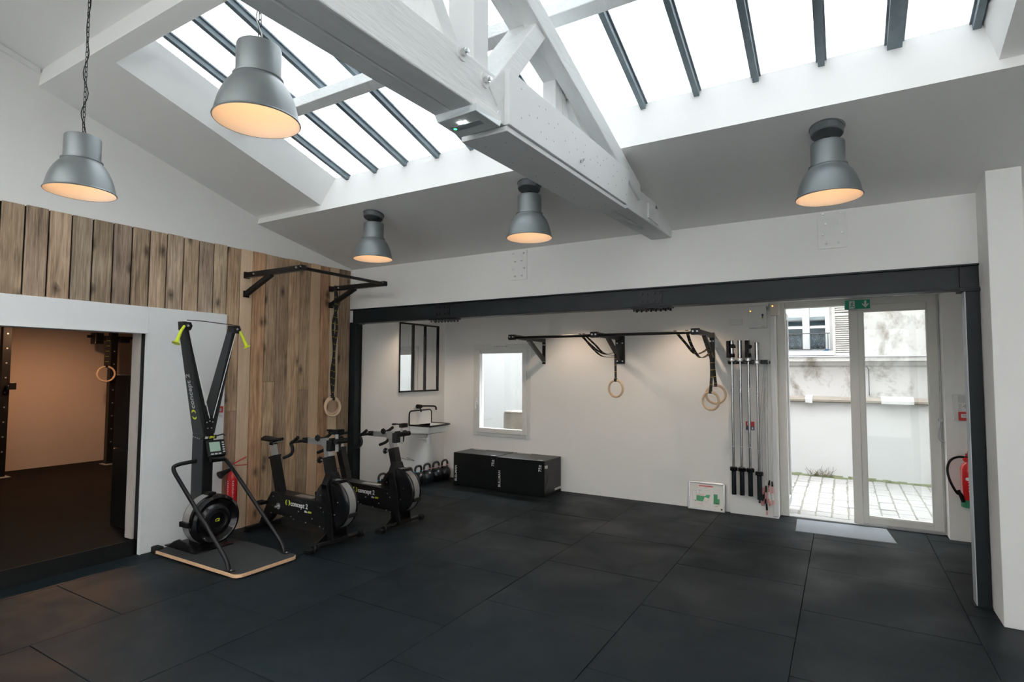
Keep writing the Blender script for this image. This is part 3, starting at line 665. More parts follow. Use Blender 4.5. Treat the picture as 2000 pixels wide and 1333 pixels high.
# ================================================================== STEEL PORTAL
def steel():
    b = thing('steel_beam', 'long black steel girder spanning the alcove opening', 'beam', (-2.3, YB, 2.285))
    z0, z1 = 2.285, 2.472; x0, x1 = -5.545, .875
    ob('top_flange', MB().box(x0, x1, YB, YB+.14, z1-.014, z1), STEEL, b, bevel=.002)
    ob('bottom_flange', MB().box(x0, x1, YB, YB+.14, z0, z0+.014), STEEL, b, bevel=.002)
    ob('web', MB().box(x0, x1, YB+.030, YB+.13, z0+.014, z1-.014), STEEL, b)
    ob('end_stiffener', MB().box(.76, .772, YB+.002, YB+.05, z0+.014, z1-.014), STEEL, b)
    ob('cap_plate', MB().box(.755, .89, YB-.012, YB+.15, z0-.016, z0), STEEL, b, bevel=.002)
    for cx in (-4.045, -1.555):
        p = ob('splice_plate', MB().box(cx-.11, cx+.11, YB+.018, YB+.03, z0+.03, z1-.03), STEEL, b, bevel=.001)
        m = MB()
        for dx in (-.085, -.035, .035, .085):
            for zz in (z0+.058, z1-.058): m.disc((cx+dx, YB+.018, zz), .012, (0, -1, 0), .012, 6)
        ob('bolt', m, BLACK, p)
        q = ob('bottom_splice', MB().box(cx-.19, cx+.19, YB+.005, YB+.135, z0-.012, z0), STEEL, b, bevel=.001)
        m = MB()
        for k in range(8):
            for yy in (YB+.028, YB+.11): m.tube([(cx-.165+k*.047, yy, z0-.012), (cx-.165+k*.047, yy, z0-.036)], .011, 6)
        ob('bolt', m, BLACK, q)
    c = thing('steel_column', 'black steel column at the right end of the girder', 'column', (.83, YB+.06, 0))
    ob('web', MB().box(.79, .872, YB+.01, YB+.03, 0, z0-.016).box(.79, .872, YB+.10, YB+.12, 0, z0-.016).box(.825, .84, YB+.03, YB+.10, 0, z0-.016), STEEL, c, bevel=.002)
    ob('edge_flange', MB().box(.784, .790, YB+.008, YB+.122, 0, z0-.016), STEELL, c)
    ob('base_plate', MB().box(.775, .875, YB, YB+.14, 0, .012), STEEL, c)
    c2 = thing('steel_column', 'slim black steel column at the end of the plank wall', 'column', (-5.46, YB+.06, 0))
    ob('flange', MB().box(-5.545, -5.435, YB, YB+.012, 0, z0).box(-5.545, -5.435, YB+.108, YB+.12, 0, z0), STEEL, c2, bevel=.002)
    ob('web', MB().box(-5.545, -5.45, YB+.012, YB+.108, 0, z0), STEEL, c2)
    ob('base_plate', MB().box(-5.545, -5.42, YB-.01, YB+.14, 0, .012), STEEL, c2)
    m = MB()
    for k in range(3): m.tube([(-5.39+k*.035, YB+.03, z0), (-5.39+k*.035, YB+.03, z0-.02)], .010, 6)
    ob('bolt', m, BLACK, c2)
steel()
# painted-over tie plates on the white wall above
for x0, x1, z0, lab in ((-.152, .055, 2.685, 'white bolted tie plate on the wall below the rightmost ceiling lamp'), (-3.112, -2.905, 2.662, 'white bolted tie plate on the wall below the middle ceiling lamp')):
    t = thing('tie_plate', lab, 'plate', ((x0+x1)/2, YB+.03, z0), 'painted tie plates on the wall above the girder')
    ob('plate', MB().box(x0, x1, YB+.018, YB+.03, z0, 2.985), WHITE, t, bevel=.002)
    m = MB()
    for k, (fx, fz) in enumerate(((.2, .93), (.83, .93), (.3, .66), (.7, .66), (.18, .38), (.85, .40), (.3, .14), (.72, .14))):
        m.tube([(x0+fx*(x1-x0), YB+.019, z0+fz*.31), (x0+fx*(x1-x0), YB+.004, z0+fz*.31)], .009, 6)
    ob('bolt', m, ZINC, t)

# ================================================================== ROOF TRUSS
def truss():
    xr, xl = -1.35, -1.55
    zb = lambda y: 2.93-.033*(5.2-y) if y > 1.2 else 2.798-.0*(1.2-y)
    t = thing('roof_truss', 'white painted timber roof truss crossing the room under the skylight', 'truss', (-1.45, 5.2, 2.93))
    def beamseg(m, x0, x1, y0, y1, h):
        n = max(1, int((y1-y0)/.4))
        for k in range(n):
            a, b = y0+(y1-y0)*k/n, y0+(y1-y0)*(k+1)/n
            m.hexa([(x0, a, zb(a)), (x1, a, zb(a)), (x1, b, zb(b)), (x0, b, zb(b))], [(x0, a, zb(a)+h), (x1, a, zb(a)+h), (x1, b, zb(b)+h), (x0, b, zb(b)+h)])
        return m
    ob('tie_beam', beamseg(MB(), xr-.112, xr, -3.05, 4.75, .21), TIMBER, t, bevel=.006)
    ob('tie_beam', beamseg(MB(), xl-.01, xr-.118, -3.05, 4.75, .205), TIMBER, t, bevel=.006)
    # beam end, chamfered into the ceiling
    m = MB(); m.prism([(4.70, zb(4.7)), (5.235, 2.930), (5.235, 3.02), (5.02, 3.10), (4.70, zb(4.7)+.215)], 'x', xl, xr)
    ob('beam_end', m, TIMBER, t, bevel=.008)
    ob('end_cover', MB().box(xr, xr+.012, 4.46, 4.75, 2.935, 3.06), TIMBERB, t, bevel=.003)
    # casing boards
    cs = lambda x0, x1, d0, d1, m=None: (m or MB()).hexa([(x0, 2.20, zb(2.2)+d0), (x1, 2.20, zb(2.2)+d0), (x1, 3.87, zb(3.87)+d0), (x0, 3.87, zb(3.87)+d0)],
                                                     [(x0, 2.20, zb(2.2)+d1), (x1, 2.20, zb(2.2)+d1), (x1, 3.93, zb(3.9)+d1), (x0, 3.93, zb(3.9)+d1)])
    side = ob('casing_board', cs(xr, xr+.030, .0, .265), TIMBERB, t, bevel=.002)
    ob('casing_board', cs(xl-.045, xl-.012, .0, .265), TIMBERB, t, bevel=.002)
    bot = ob('casing_board', cs(xl-.045, xr+.018, -.030, -.004), TIMBERB, t, bevel=.002)
    m = MB(); random.seed(5)
    for k in range(17):
        y = 2.30+k*.098
        for j, f in enumerate((.25, .5, .75)):
            if (k+j) % 2 == 0 or random.random() < .25:
                z = zb(y)+.265*f+random.uniform(-.02, .02); m.disc((xr+.030, y+random.uniform(-.03, .03), z), .0045, (1, 0, 0), .001, 6)
    ob('screw_head', m, GREYI, side)
    m = MB()
    for k in range(6):
        for x in (xl+.02, xr-.06): m.disc((x, 2.32+.27*k, zb(2.32+.27*k)-.031), .0045, (0, 0, -1), .001, 6)
    ob('screw_head', m, GREYI, bot)
    hk = zb(3.0)
    ob('screw_eye', MB().ring((xr+.045, 3.02, zb(3)+.07), .014, .004, (0, 1, 0), (1, 0, 1), 12, 6), ZINC, t)
    # coach bolts with washers
    for y, dz in ((1.855, .19), (2.03, .145)):
        z = zb(y)+dz
        b = ob('washer', MB().tube([(xr, y, z), (xr+.007, y, z)], .034, 20), TIMBERB, t, True)
        ob('nut', MB().tube([(xr+.007, y, z), (xr+.026, y, z)], .016, 6).tube([(xr+.02, y, z), (xr+.038, y, z)], .009, 10), ZINC, b)
    b = ob('washer', MB().tube([(xr, 2.155, zb(2.1)+.04), (xr+.006, 2.155, zb(2.1)+.04)], .014, 16), TIMBERB, t, True)
    # king post, struts, rafter, short post
    ob('king_post', MB().box(-1.505, -1.365, 1.965, 2.085, zb(2)+.18, 4.10), TIMBERB, t, bevel=.005)
    ob('strut', MB().bar((-1.44, 2.10, zb(2.1)+.10), (-1.44, 2.60, 3.53), .10, .19, (1, 0, 0)), TIMBER, t, bevel=.005)
    ob('strut', MB().bar((-1.47, 1.92, zb(2)+.15), (-1.47, 1.30, 3.72), .09, .16, (1, 0, 0)), TIMBER, t, bevel=.005)
    def raf(x0, x1, dz, h):
        f = lambda y: 3.435-.292*(y-2.9)+dz
        y0, y1 = 1.25, 4.22
        return MB().hexa([(x0, y0, f(y0)), (x1, y0, f(y0)), (x1, y1, f(y1)), (x0, y1, f(y1))], [(x0, y0, f(y0)+h), (x1, y0, f(y0)+h), (x1, y1, f(y1)+h), (x0, y1, f(y1)+h)])
    ob('rafter', raf(-1.42, -1.33, -.04, .13), TIMBER, t, bevel=.006)
    ob('rafter', raf(-1.53, -1.43, .00, .15), TIMBER, t, bevel=.006)
    ob('short_post', MB().box(-1.53, -1.44, 2.94, 3.03, zb(3)+.2, 3.46), TIMBERB, t, bevel=.005)
    ob('short_post', MB().bar((-1.46, 3.15, zb(3.1)+.2), (-1.46, 3.02, 3.42), .05, .05, (1, 0, 0)), TIMBER, t, bevel=.004)
    ob('second_strut', MB().bar((-1.46, 3.72, zb(3.7)+.15), (-1.46, 3.10, 3.36), .07, .09, (1, 0, 0)), TIMBER, t, bevel=.004)
truss()
pur = ob('purlin', MB().hexa([(-4.5, 2.855, 3.765), (.74, 2.855, 3.765), (.74, 2.945, 3.74), (-4.5, 2.945, 3.74)], [(-4.48, 2.875, 3.86), (.72, 2.875, 3.86), (.72, 2.965, 3.835), (-4.48, 2.965, 3.835)]), TIMBER, bevel=.005)
recentre(pur, (-1.9, 2.9, 3.80)); tag(pur, 'white timber purlin running lengthwise below the skylight glass', 'purlin')

# emergency light under the beam
def emergency():
    e = thing('emergency_light', 'clear emergency light fixed beneath the white truss beam', 'emergency light', (-1.44, 2.03, 2.80))
    ob('back_box', MB().box(-1.565, -1.335, 1.945, 2.150, 2.825, 2.853), WHITEP, e, bevel=.004)
    ob('cover', MB().hexa([(-1.550, 1.950, 2.79), (-1.330, 1.935, 2.79), (-1.325, 2.125, 2.79), (-1.552, 2.13, 2.79)], [(-1.56, 1.94, 2.825), (-1.33, 1.94, 2.825), (-1.33, 2.15, 2.825), (-1.56, 2.15, 2.825)]), mat('frosted_cover', (.60, .645, .66), .25), e, bevel=.003)
    ob('reflector', MB().box(-1.53, -1.37, 2.02, 2.06, 2.788, 2.791), mat('grey_reflector', (.22, .25, .27), .35), e)
    ob('status_led', MB().disc((-1.515, 2.04, 2.790), .008, (0, 0, -1), .003, 10), LEDG, e)
    ob('lamp_led', MB().disc((-1.46, 2.0, 2.790), .009, (0, 0, -1), .004, 10).disc((-1.435, 2.005, 2.790), .007, (0, 0, -1), .004, 10), LEDW, e)
emergency()

# ================================================================== LAMPS
PROF = [(.190, .000), (.193, .004), (.190, .010), (.187, .012), (.181, .040), (.172, .080), (.160, .115), (.144, .150), (.124, .180), (.110, .193), (.1085, .200), (.112, .203), (.112, .209), (.106, .212), (.099, .213), (.099, .352), (.096, .360), (.088, .364), (.0, .364)]
INNER = [(.188, .001), (.182, .014), (.176, .041), (.167, .080), (.155, .114), (.139, .148), (.119, .177), (.095, .200), (.0, .203)]
def shade(t, x, y, z, power):
    ob('lamp_shade', MB().lathe([(r, h) for r, h in PROF], (x, y, z), n=56, caps=False), LAMPG, t, True)
    ob('shade_lining', MB().lathe(INNER, (x, y, z), n=56, caps=False), LAMPI, t, True)
    ob('bulb', MB().ball((x, y, z+.150), .032, 8), BULB, t, True)
    point('lamp_light', (x, y, z+.105), power, (1, .62, .36), .05, t)
LAMP_W = .68
for x, y, z, lab in ((-4.14, 1.61, 2.79, 'grey dome pendant on a long chain in front of the plank wall'), (-2.33, 1.59, 2.83, 'nearest grey dome pendant hanging below the left skylight panes')):
    t = thing('pendant_lamp', lab, 'lamp', (x, y, z), 'grey dome lamps')
    shade(t, x, y, z, LAMP_W)
    zt = 4.103+S2*(y-1.848)
    ob('ceiling_canopy', MB().lathe([(.0, 0), (.055, 0), (.06, .02), (.06, .05), (0, .05)], (x, y, zt-.04), n=24), LAMPC, t, True)
    ch = MB(); zz = z+.362; k = 0
    while zz < zt-.05:
        u = (1, .3, 0) if k % 2 else (-.3, 1, 0); hh = .017
        c = V(x, y, zz+hh); uu = Vector(u).normalized()
        ch.tube([c+uu*.0075*math.cos(a)+V(0, 0, 1)*(.012*math.sin(a)+(.008 if math.sin(a) > 0 else -.008)) for a in [2*PI*i/10 for i in range(10)]], .0022, 5, closed=True); zz += .033; k += 1
    ob('chain', ch, BLACK, t, True)
    ob('cable', MB().tube([(x+.014*math.sin(i*.9), y+.012*math.cos(i*.7), z+.36+i*(zt-.05-z-.36)/30) for i in range(31)], .003, 6), CABLE if x > -3 else BLACK, t, True)
for x, lab in ((-4.02, 'grey dome ceiling lamp nearest the plank wall'), (-2.235, 'grey dome ceiling lamp left of the truss beam end'), (-.05, 'grey dome ceiling lamp at right below the big skylight')):
    y, z = 4.06, 2.785
    zt = 3.293+(2.964-3.293)/(5.40-3.828)*(y-3.828)
    t = thing('ceiling_lamp', lab, 'lamp', (x, y, z), 'grey dome lamps')
    shade(t, x, y, z, LAMP_W)
    cn = MB().lathe([(.0, 0), (.088, 0), (.094, .006), (.098, .045), (.104, .050), (.104, .056), (0, .056)], (0, 0, 0), n=32)
    a = math.atan((2.964-3.293)/(5.40-3.828)); ca, sa = math.cos(a), math.sin(a)
    cn.v = [(x+p[0], y+p[1]*ca-(p[2]-.052)*sa, zt+p[1]*sa+(p[2]-.052)*ca) for p in cn.v]
    ob('ceiling_canopy', cn, LAMPC, t, True)
    ob('cable', MB().tube([(x-.012, y, z+.36), (x-.006, y+.005, zt-.04)], .004, 6).tube([(x+.012, y, z+.36), (x+.008, y+.005, zt-.04)], .003, 6), BLACK, t, True)
    if x < -4: ob('loose_cable', MB().tube(smooth_path([(x+.02, y, z+.36), (x+.075, y-.02, z+.375), (x+.09, y-.03, z+.40), (x+.05, y, zt-.045)], 5), .003, 6), BLACK, t, True)
# recessed downlights in the alcove ceiling
SPOT_W = 24
for k, (x, y) in enumerate(((-5.02, 6.30), (-3.15, 6.58), (-1.65, 6.58), (-.15, 6.40))):
    t = thing('downlight', ('recessed downlight in the alcove ceiling above the sink', 'recessed downlight in the alcove ceiling left of the middle pull-up bracket', 'recessed downlight in the alcove ceiling right of the middle pull-up bracket', 'recessed downlight in the alcove ceiling near the door')[k], 'downlight', (x, y, 2.655), 'alcove downlights')
    ob('trim_ring', MB().ring((x, y, 2.657), .045, .006, (1, 0, 0), (0, 1, 0), 24, 6), WHITEP, t, True)
    ob('lens', MB().disc((x, y, 2.6595), .036, (0, 0, -1), .003, 20), SPOTE, t)
    point('spot_light', (x, y, 2.645), (1.1, 1.15, 1.2, .5)[k]*SPOT_W, (1, .76, .55), .018, t, spot=(108, 118, 118, 100)[k], blend=.7)
# side-room pendant, out of sight above the doorway head
t = thing('pendant_lamp', 'dome lamp hanging in the side room beyond the doorway', 'lamp', (-9.2, 3.6, 2.34), 'grey dome lamps')
ob('lamp_shade', MB().lathe(PROF, (-9.2, 3.6, 2.34), n=40, caps=False), LAMPG, t, True)
ob('shade_lining', MB().lathe(INNER, (-9.2, 3.6, 2.34), n=40, caps=False), LAMPI, t, True)
point('annex_light', (-9.2, 3.6, 2.40), 62, (1, .58, .33), .08, t)

# ================================================================== RIGS AND RINGS
def bracket_bolts(pts, nrm, par):
    m = MB()
    for p in pts: m.tube([p, Vector(p)+Vector(nrm)*.014], .010, 6)
    ob('bolt', m, ZINC, par)
def left_rig():
    xw = XL+.024; z = 2.695
    t = thing('pull_up_rig', 'black wall-mounted pull-up rig high on the plank wall', 'pull-up rig', (xw, 4.28, z))
    for y in (3.70, 4.86):
        ob('arm', MB().bar((xw, y, z), (-4.60, y, z), .05, .055), BLACK, t, bevel=.003)
        ob('brace', MB().bar((xw, y, 2.49), (-5.10, y, z-.02), .045, .05), BLACK, t, bevel=.003)
        for za, zb_ in ((2.455, 2.525), (z-.036, z+.036)): ob('wall_plate', MB().box(xw-.002, xw+.010, y-.034, y+.034, za, zb_), BLACK, t, bevel=.002)
        bracket_bolts([(-4.62, y-.025, z+.005), (-4.68, y-.025, z+.005), (-5.36, y-.025, z)], (0, -1, 0), t)
    ob('crossbar', MB().tube([(-4.63, 3.66, z), (-4.63, 4.90, z)], .0175, 14), BLACK, t, True)
left_rig()
def strap_obj(par, pts, w, side, marks=True):
    s = ob('strap', MB().band(smooth_path(pts, 6), w, .004, side), STRAP, par)
    if marks:
        P = smooth_path(pts, 6); m = MB(); sd = Vector(side).normalized()
        L = 0; nxt = .06
        for i in range(len(P)-1):
            seg = (P[i+1]-P[i]); l = seg.length
            while L+l > nxt:
                c = P[i]+seg*((nxt-L)/l); d = seg.normalized(); m.bar(c-sd*w*.32, c-sd*w*.05, .007, .0065, d.cross(sd)); m.bar(c+sd*w*.05, c+sd*w*.32, .007, .0065, d.cross(sd)); nxt += .085
            L += l
        if m.v: ob('strap_mark', m, STRAPY, s)
    return s
def gym_ring(name, label, c, R, u, v, straps, group='gymnastic rings', w=.042, side=(0, 1, 0), marks=True):
    t = thing(name, label, 'gym ring', (c[0], c[1], c[2]-R-.014), group)
    r = ob('ring', MB().ring(c, R, .0145, u, v, 40, 12), RINGW, t, True); r.color = (1, 1, 1, 1)
    for s in straps: strap_obj(t, s, w, side, marks)
    ob('buckle', MB().box(c[0]-.018, c[0]+.018, c[1]-.018, c[1]+.018, c[2]+R-.018, c[2]+R+.024), BLACK, t, bevel=.003)
    return t
xs_ = XL+.075
gym_ring('gym_ring', 'front wooden ring of the pair hanging on the plank wall', (xs_+.045, 4.845, 1.215), .105, (.12, 1, 0), (0, 0, 1),
         [[(xs_+.05, 4.845, 2.73), (xs_+.06, 4.84, 2.45), (xs_+.05, 4.875, 2.2), (xs_+.05, 4.84, 1.9), (xs_+.04, 4.855, 1.6), (xs_+.03, 4.845, 1.33)]])
gym_ring('gym_ring', 'rear wooden ring of the pair hanging on the plank wall', (xs_-.015, 4.885, 1.235), .105, (.05, 1, 0), (0, 0, 1),
         [[(xs_, 4.885, 2.73), (xs_-.01, 4.93, 2.50), (xs_, 4.86, 2.25), (xs_, 4.885, 1.9), (xs_, 4.85, 1.62), (xs_-.01, 4.885, 1.35)]])
def far_rig():
    t = thing('pull_up_rig', 'black three-bracket pull-up bar on the far alcove wall', 'pull-up rig', (-2.54, YF, 1.78))
    yt, z = 6.27, 2.105
    for x, w in ((-3.70, .05), (-2.555, .13), (-1.375, .06)):
        ob('wall_plate', MB().box(x-w/2, x+w/2, YF-.014, YF, 1.775, 2.155), BLACK, t, bevel=.002)
        ob('arm', MB().bar((x, YF-.01, z+.012), (x, yt-.03, z+.012), .055, .055), BLACK, t, bevel=.003)
        ob('brace', MB().bar((x, YF-.012, 1.83), (x, YF-.47, z), .045, .05), BLACK, t, bevel=.003)
        bracket_bolts([(x-w*.28, YF-.014, 1.81), (x+w*.28, YF-.014, 1.81), (x-w*.28, YF-.014, 2.05), (x+w*.28, YF-.014, 2.05)], (0, -1, 0), t)
        ob('bar_clamp', MB().box(x-.045, x+.045, yt-.032, yt+.032, z-.028, z+.042), BLACK, t, bevel=.003)
        bracket_bolts([(x-.02, yt-.032, z+.01), (x+.025, yt-.032, z+.01)], (0, -1, 0), t)
    ob('crossbar', MB().tube([(-3.76, yt, z), (-1.36, yt, z)], .0175, 14), BLACK, t, True)
far_rig()
gym_ring('gym_ring', 'wooden ring hanging from the middle bracket on the far wall', (-2.505, 6.85, 1.455), .105, (1, -.25, 0), (0, 0, 1),
         [[(-2.51, 6.86, 1.90), (-2.508, 6.855, 1.72), (-2.505, 6.85, 1.575)],
          [(-2.75, 6.27, 2.13), (-2.69, 6.42, 2.02), (-2.60, 6.62, 1.90), (-2.52, 6.85, 1.88)],
          [(-2.70, 6.27, 2.13), (-2.62, 6.45, 2.00), (-2.56, 6.6, 1.90), (-2.47, 6.84, 1.92)],
          [(-2.72, 6.26, 2.12), (-2.66, 6.46, 1.96), (-2.58, 6.6, 1.86), (-2.50, 6.83, 1.86)]], w=.030, side=(1, 0, 0))
gym_ring('gym_ring', 'front wooden ring of the pair left of the barbells', (-1.33, 6.80, 1.335), .102, (1, -.35, 0), (0, 0, 1),
         [[(-1.325, 6.83, 1.84), (-1.32, 6.82, 1.65), (-1.33, 6.80, 1.45)],
          [(-1.60, 6.27, 2.13), (-1.52, 6.40, 2.00), (-1.45, 6.55, 1.88), (-1.40, 6.72, 1.90), (-1.36, 6.85, 1.95)]], w=.034, side=(1, 0, 0))
gym_ring('gym_ring', 'rear wooden ring of the pair left of the barbells', (-1.305, 6.97, 1.405), .108, (1, .30, 0), (0, 0, 1),
         [[(-1.315, 6.88, 1.84), (-1.31, 6.92, 1.68), (-1.305, 6.97, 1.53)],
          [(-1.47, 6.27, 2.13), (-1.45, 6.38, 1.98), (-1.40, 6.55, 1.84), (-1.35, 6.72, 1.86), (-1.33, 6.85, 1.92)]], w=.034, side=(1, 0, 0))
# ================================================================== SKI TRAINER
def logo_c2(par, p, u, v, h, my=YELI, mw=WHITEI, shear=.25):
    u, v, p = Vector(u).normalized(), Vector(v).normalized(), Vector(p); n = u.cross(v)
    m = MB()
    for c0, s in ((.5, 1), (1.0, -1)):                 # two facing crescents
        po = []
        for k in range(11):
            a = PI*(.5+k/10); po.append((c0+s*.42*math.cos(a), .5+.5*math.sin(a)))
        for k in range(11):
            a = PI*(1.5-k/10); po.append((c0+s*.16*math.cos(a), .5+.36*math.sin(a)))
        a = [p+u*x*h+v*y*h for x, y in po]; k = len(m.v)
        for i in range(10): 
            j = 21-i
            m.add([a[i], a[i+1], a[j-1], a[j], a[i]+n*.001, a[i+1]+n*.001, a[j-1]+n*.001, a[j]+n*.001], [(0, 1, 2, 3), (4, 5, 6, 7), (0, 1, 5, 4), (1, 2, 6, 5), (2, 3, 7, 6), (3, 0, 4, 7)])
    ob('emblem', m, my, par)
    text('lettering', 'concept 2', h*1.28, p+u*h*1.55+v*h*.08, u, v, mw, par, shear=0.0, bold=h*.02, xs=.92)

def ski():
    cx, cy = -5.18, 3.08
    t = thing('ski_trainer', 'black upright ski trainer with lime handles standing on a platform', 'exercise machine', (-4.8, cy, 0))
    # platform with rounded front corners and plywood edge
    x0, x1, y0, y1, r = -5.40, -4.175, 2.79, 3.375, .06
    def outline(g):
        a0, a1, b0, b1 = x0+g, x1-g, y0+g, y1-g; po = [(a0, b0)]
        for k in range(7): a = -PI/2+k*PI/12; po.append((a1-r+r*math.cos(a), b0+r+r*math.sin(a)))
        for k in range(7): a = k*PI/12; po.append((a1-r+r*math.cos(a), b1-r+r*math.sin(a)))
        return po+[(a0, b1)]
    pe = ob('platform', MB().prism(outline(0), 'z', .012, .040), PLY, t, bevel=.002); pe.color = (1.1, 1, .95, 1)
    ob('grip_surface', MB().prism(outline(.004), 'z', .040, .0435), GRIT, t)
    ob('under_pad', MB().box(x0+.03, x1-.05, y0+.03, y1-.03, 0, .012), BLACKM, t)
    for y in (y0+.02, y1-.05):
        ob('rear_foot', MB().box(-5.47, -5.36, y-.02, y+.05, .0, .065), BLACKM, t, bevel=.015)
    # base bracket, column
    ob('base_bracket', MB().prism([(-5.43, .044), (-5.03, .044), (-5.06, .085), (-5.12, .12), (-5.22, .135), (-5.30, .105), (-5.36, .065)], 'y', 2.90, 2.915).prism([(-5.43, .044), (-5.03, .044), (-5.06, .085), (-5.12, .12), (-5.22, .135), (-5.30, .105), (-5.36, .065)], 'y', 3.245, 3.26).box(-5.44, -4.95, 2.90, 3.26, .044, .055), BLACK, t, bevel=.002)
    col = ob('column', MB().box(-5.275, -5.10, 3.028, 3.13, .05, 1.075), CHAR, t, bevel=.003)
    ob('column_insert', MB().box(-5.10, -5.096, 3.036, 3.122, .06, 1.07), BLACK, col)
    # V arms: tapering channels
    def arm(s, m):
        yb0, yb1 = (3.028, 3.090) if s < 0 else (3.075, 3.137); yt = 2.835 if s < 0 else 3.325
        za, zb_ = 1.075, 2.11
        yt0, yt1 = yt-.018, yt+.018
        m.hexa([(-5.275, yb0, za), (-5.10, yb0, za), (-5.10, yb1, za), (-5.275, yb1, za)], [(-5.205, yt0, zb_), (-5.115, yt0, zb_), (-5.115, yt1, zb_), (-5.205, yt1, zb_)]); return m
    la = ob('arm', arm(-1, MB()), CHAR, t, bevel=.003); ra = ob('arm', arm(1, MB()), CHAR, t, bevel=.003)
    for s, par in ((-1, la), (1, ra)):
        yb, yt = (3.072, 2.845) if s < 0 else (3.105, 3.322)
        ob('arm_channel', MB().bar((-5.098, yb, 1.13), (-5.113, yt, 2.08), .034, .004, (1, 0, 0), .016), BLACK, par)
        ob('pull_cord', MB().tube([(-5.09, yb+.006, 1.22), (-5.10, yt+.008, 2.08)], .0035, 6), CABLEW, par)
        ob('pulley_housing', MB().prism([(yt-.03, 2.03), (yt+.03, 2.03), (yt+.045, 2.07), (yt+.03, 2.105), (yt-.035, 2.105)], 'x', -5.19, -5.085), BLACKM, par, bevel=.006)
        ob('pulley_axle', MB().tube([(-5.085, yt, 2.07), (-5.078, yt, 2.07)], .010, 12), ZINC, par)
        h = MB(); y0h = yt+s*.03; P = [(-5.09, y0h, 2.065), (-5.075, y0h+s*.035, 2.02), (-5.06, y0h+s*.062, 1.965), (-5.052, y0h+s*.085, 1.915)]
        if s > 0: P = [(-5.09, y0h, 2.05), (-5.075, y0h+.022, 2.00), (-5.06, y0h+.038, 1.945), (-5.052, y0h+.055, 1.905)]
        h.tube(P, [.012, .013, .015, .017], 12)
        e = Vector(P[-1]); d = (e-Vector(P[-2])).normalized(); h.tube([e-d*.006, e+d*.006, e+d*.012], [.018, .034, .034], 14)
        ob('handle', h, LIME, t, True)
    ob('cross_cord', MB().tube(smooth_path([(-5.13, 2.86, 2.125), (-5.12, 3.0, 2.125), (-5.12, 3.2, 2.115), (-5.13, 3.30, 2.115)], 5), .004, 6), BLACKM, t, True)
    gp = ob('gusset_plate', MB().prism([(3.045, 1.06), (3.118, 1.06), (3.135, 1.20), (3.10, 1.25), (3.06, 1.25), (3.03, 1.20)], 'x', -5.098, -5.090), BLACK, t, bevel=.001)
    m = MB()
    for y, z in ((3.052, 1.185), (3.08, 1.195), (3.108, 1.185), (3.062, 1.13), (3.098, 1.13)): m.tube([(-5.09, y, z), (-5.086, y, z)], .006, 8)
    ob('bolt', m, ZINC, gp)
    m = MB()
    for k in range(5): m.tube([(-5.255+k*.032, 3.028, 1.045-.004*k), (-5.255+k*.032, 3.024, 1.045-.004*k)], .005, 8)
    ob('bolt', m, ZINC, col)
    # lettering on the side of the near arm, reading upwards
    u = Vector((0, -.2039, 1)).normalized(); v = Vector((-1, 0, 0)); v = (v-u*v.dot(u)).normalized()
    base = Vector((-5.155, 2.9992, 1.205))
    logo_c2(la, base, u, v, .070, YELI, GREYI)
    text('lettering', 'Ski', .028, (-5.088, 3.035, 1.035), (0, 1, 0), (0, 0, 1), WHITEI, t, shear=.3, bold=.0008)
    text('lettering', 'ERG', .028, (-5.088, 3.078, 1.035), (0, 1, 0), (0, 0, 1), YELI, t, shear=.3, bold=.0008)
    ob('badge', MB().box(-5.096, -5.089, 3.02, 3.15, 1.028, 1.062), BLACK, t)
    ob('hook', MB().tube([(-5.09, 3.14, 1.05), (-5.07, 3.20, 1.065), (-5.06, 3.215, 1.05)], .006, 8).tube([(-5.09, 3.03, 1.04), (-5.09, 2.99, 1.03)], .006, 8), BLACK, t, True)
    # monitor
    mo = MB(); c = Vector((-5.035, 3.115, .945)); nn = Vector((.93, -.10, .36)).normalized(); uu = Vector((.10, 1, 0)).normalized(); vv = nn.cross(uu)
    def plate(m, w, h, d0, d1, dx=0, dy=0):
        q = [c+uu*(dx+a*w/2)+vv*(dy+b*h/2) for a, b in ((-1, -1), (1, -1), (1, 1), (-1, 1))]
        return m.hexa([p+nn*d0 for p in q], [p+nn*d1 for p in q])
    mon = ob('monitor', plate(MB(), .16, .155, -.02, .02), BLACKM, t, bevel=.010)
    ob('screen', plate(MB(), .095, .088, .019, .0215, -.018, .010), SCREEN, mon)
    mb_ = MB()
    for k in range(5): plate(mb_, .018, .012, .019, .024, .058, .045-.022*k)
    for k in range(3): plate(mb_, .024, .012, .019, .024, -.05+.034*k, -.058)
    ob('button', mb_, GREYI, mon)
    ob('monitor_mount', MB().tube([c-vv*.10-uu*.06-nn*.01, c-vv*.10+uu*.06-nn*.01], .028, 14).bar(c-nn*.02, (-5.10, 3.08, .90), .04, .05), BLACKM, t, True)
    # flywheel drum
    fz = .315; fy = 3.072
    drum = ob('flywheel_drum', MB().lathe([(0, -5.12), (.16, -5.12), (.205, -5.105), (.222, -5.08), (.222, -4.95), (.225, -4.935), (.218, -4.918), (.195, -4.905), (.185, -4.915), (.150, -4.935), (.140, -4.925), (.125, -4.912), (.118, -4.908), (.09, -4.908), (.085, -4.912), (0, -4.912)], (0, fy, fz), 'x', 56, False), GLOSSB, t, True)
    ob('mesh_band', MB().lathe([(.2235, -5.07), (.2240, -5.07), (.2240, -4.975), (.2235, -4.975)], (0, fy, fz), 'x', 56, False), PERF, drum, True)
    vv_ = MB()
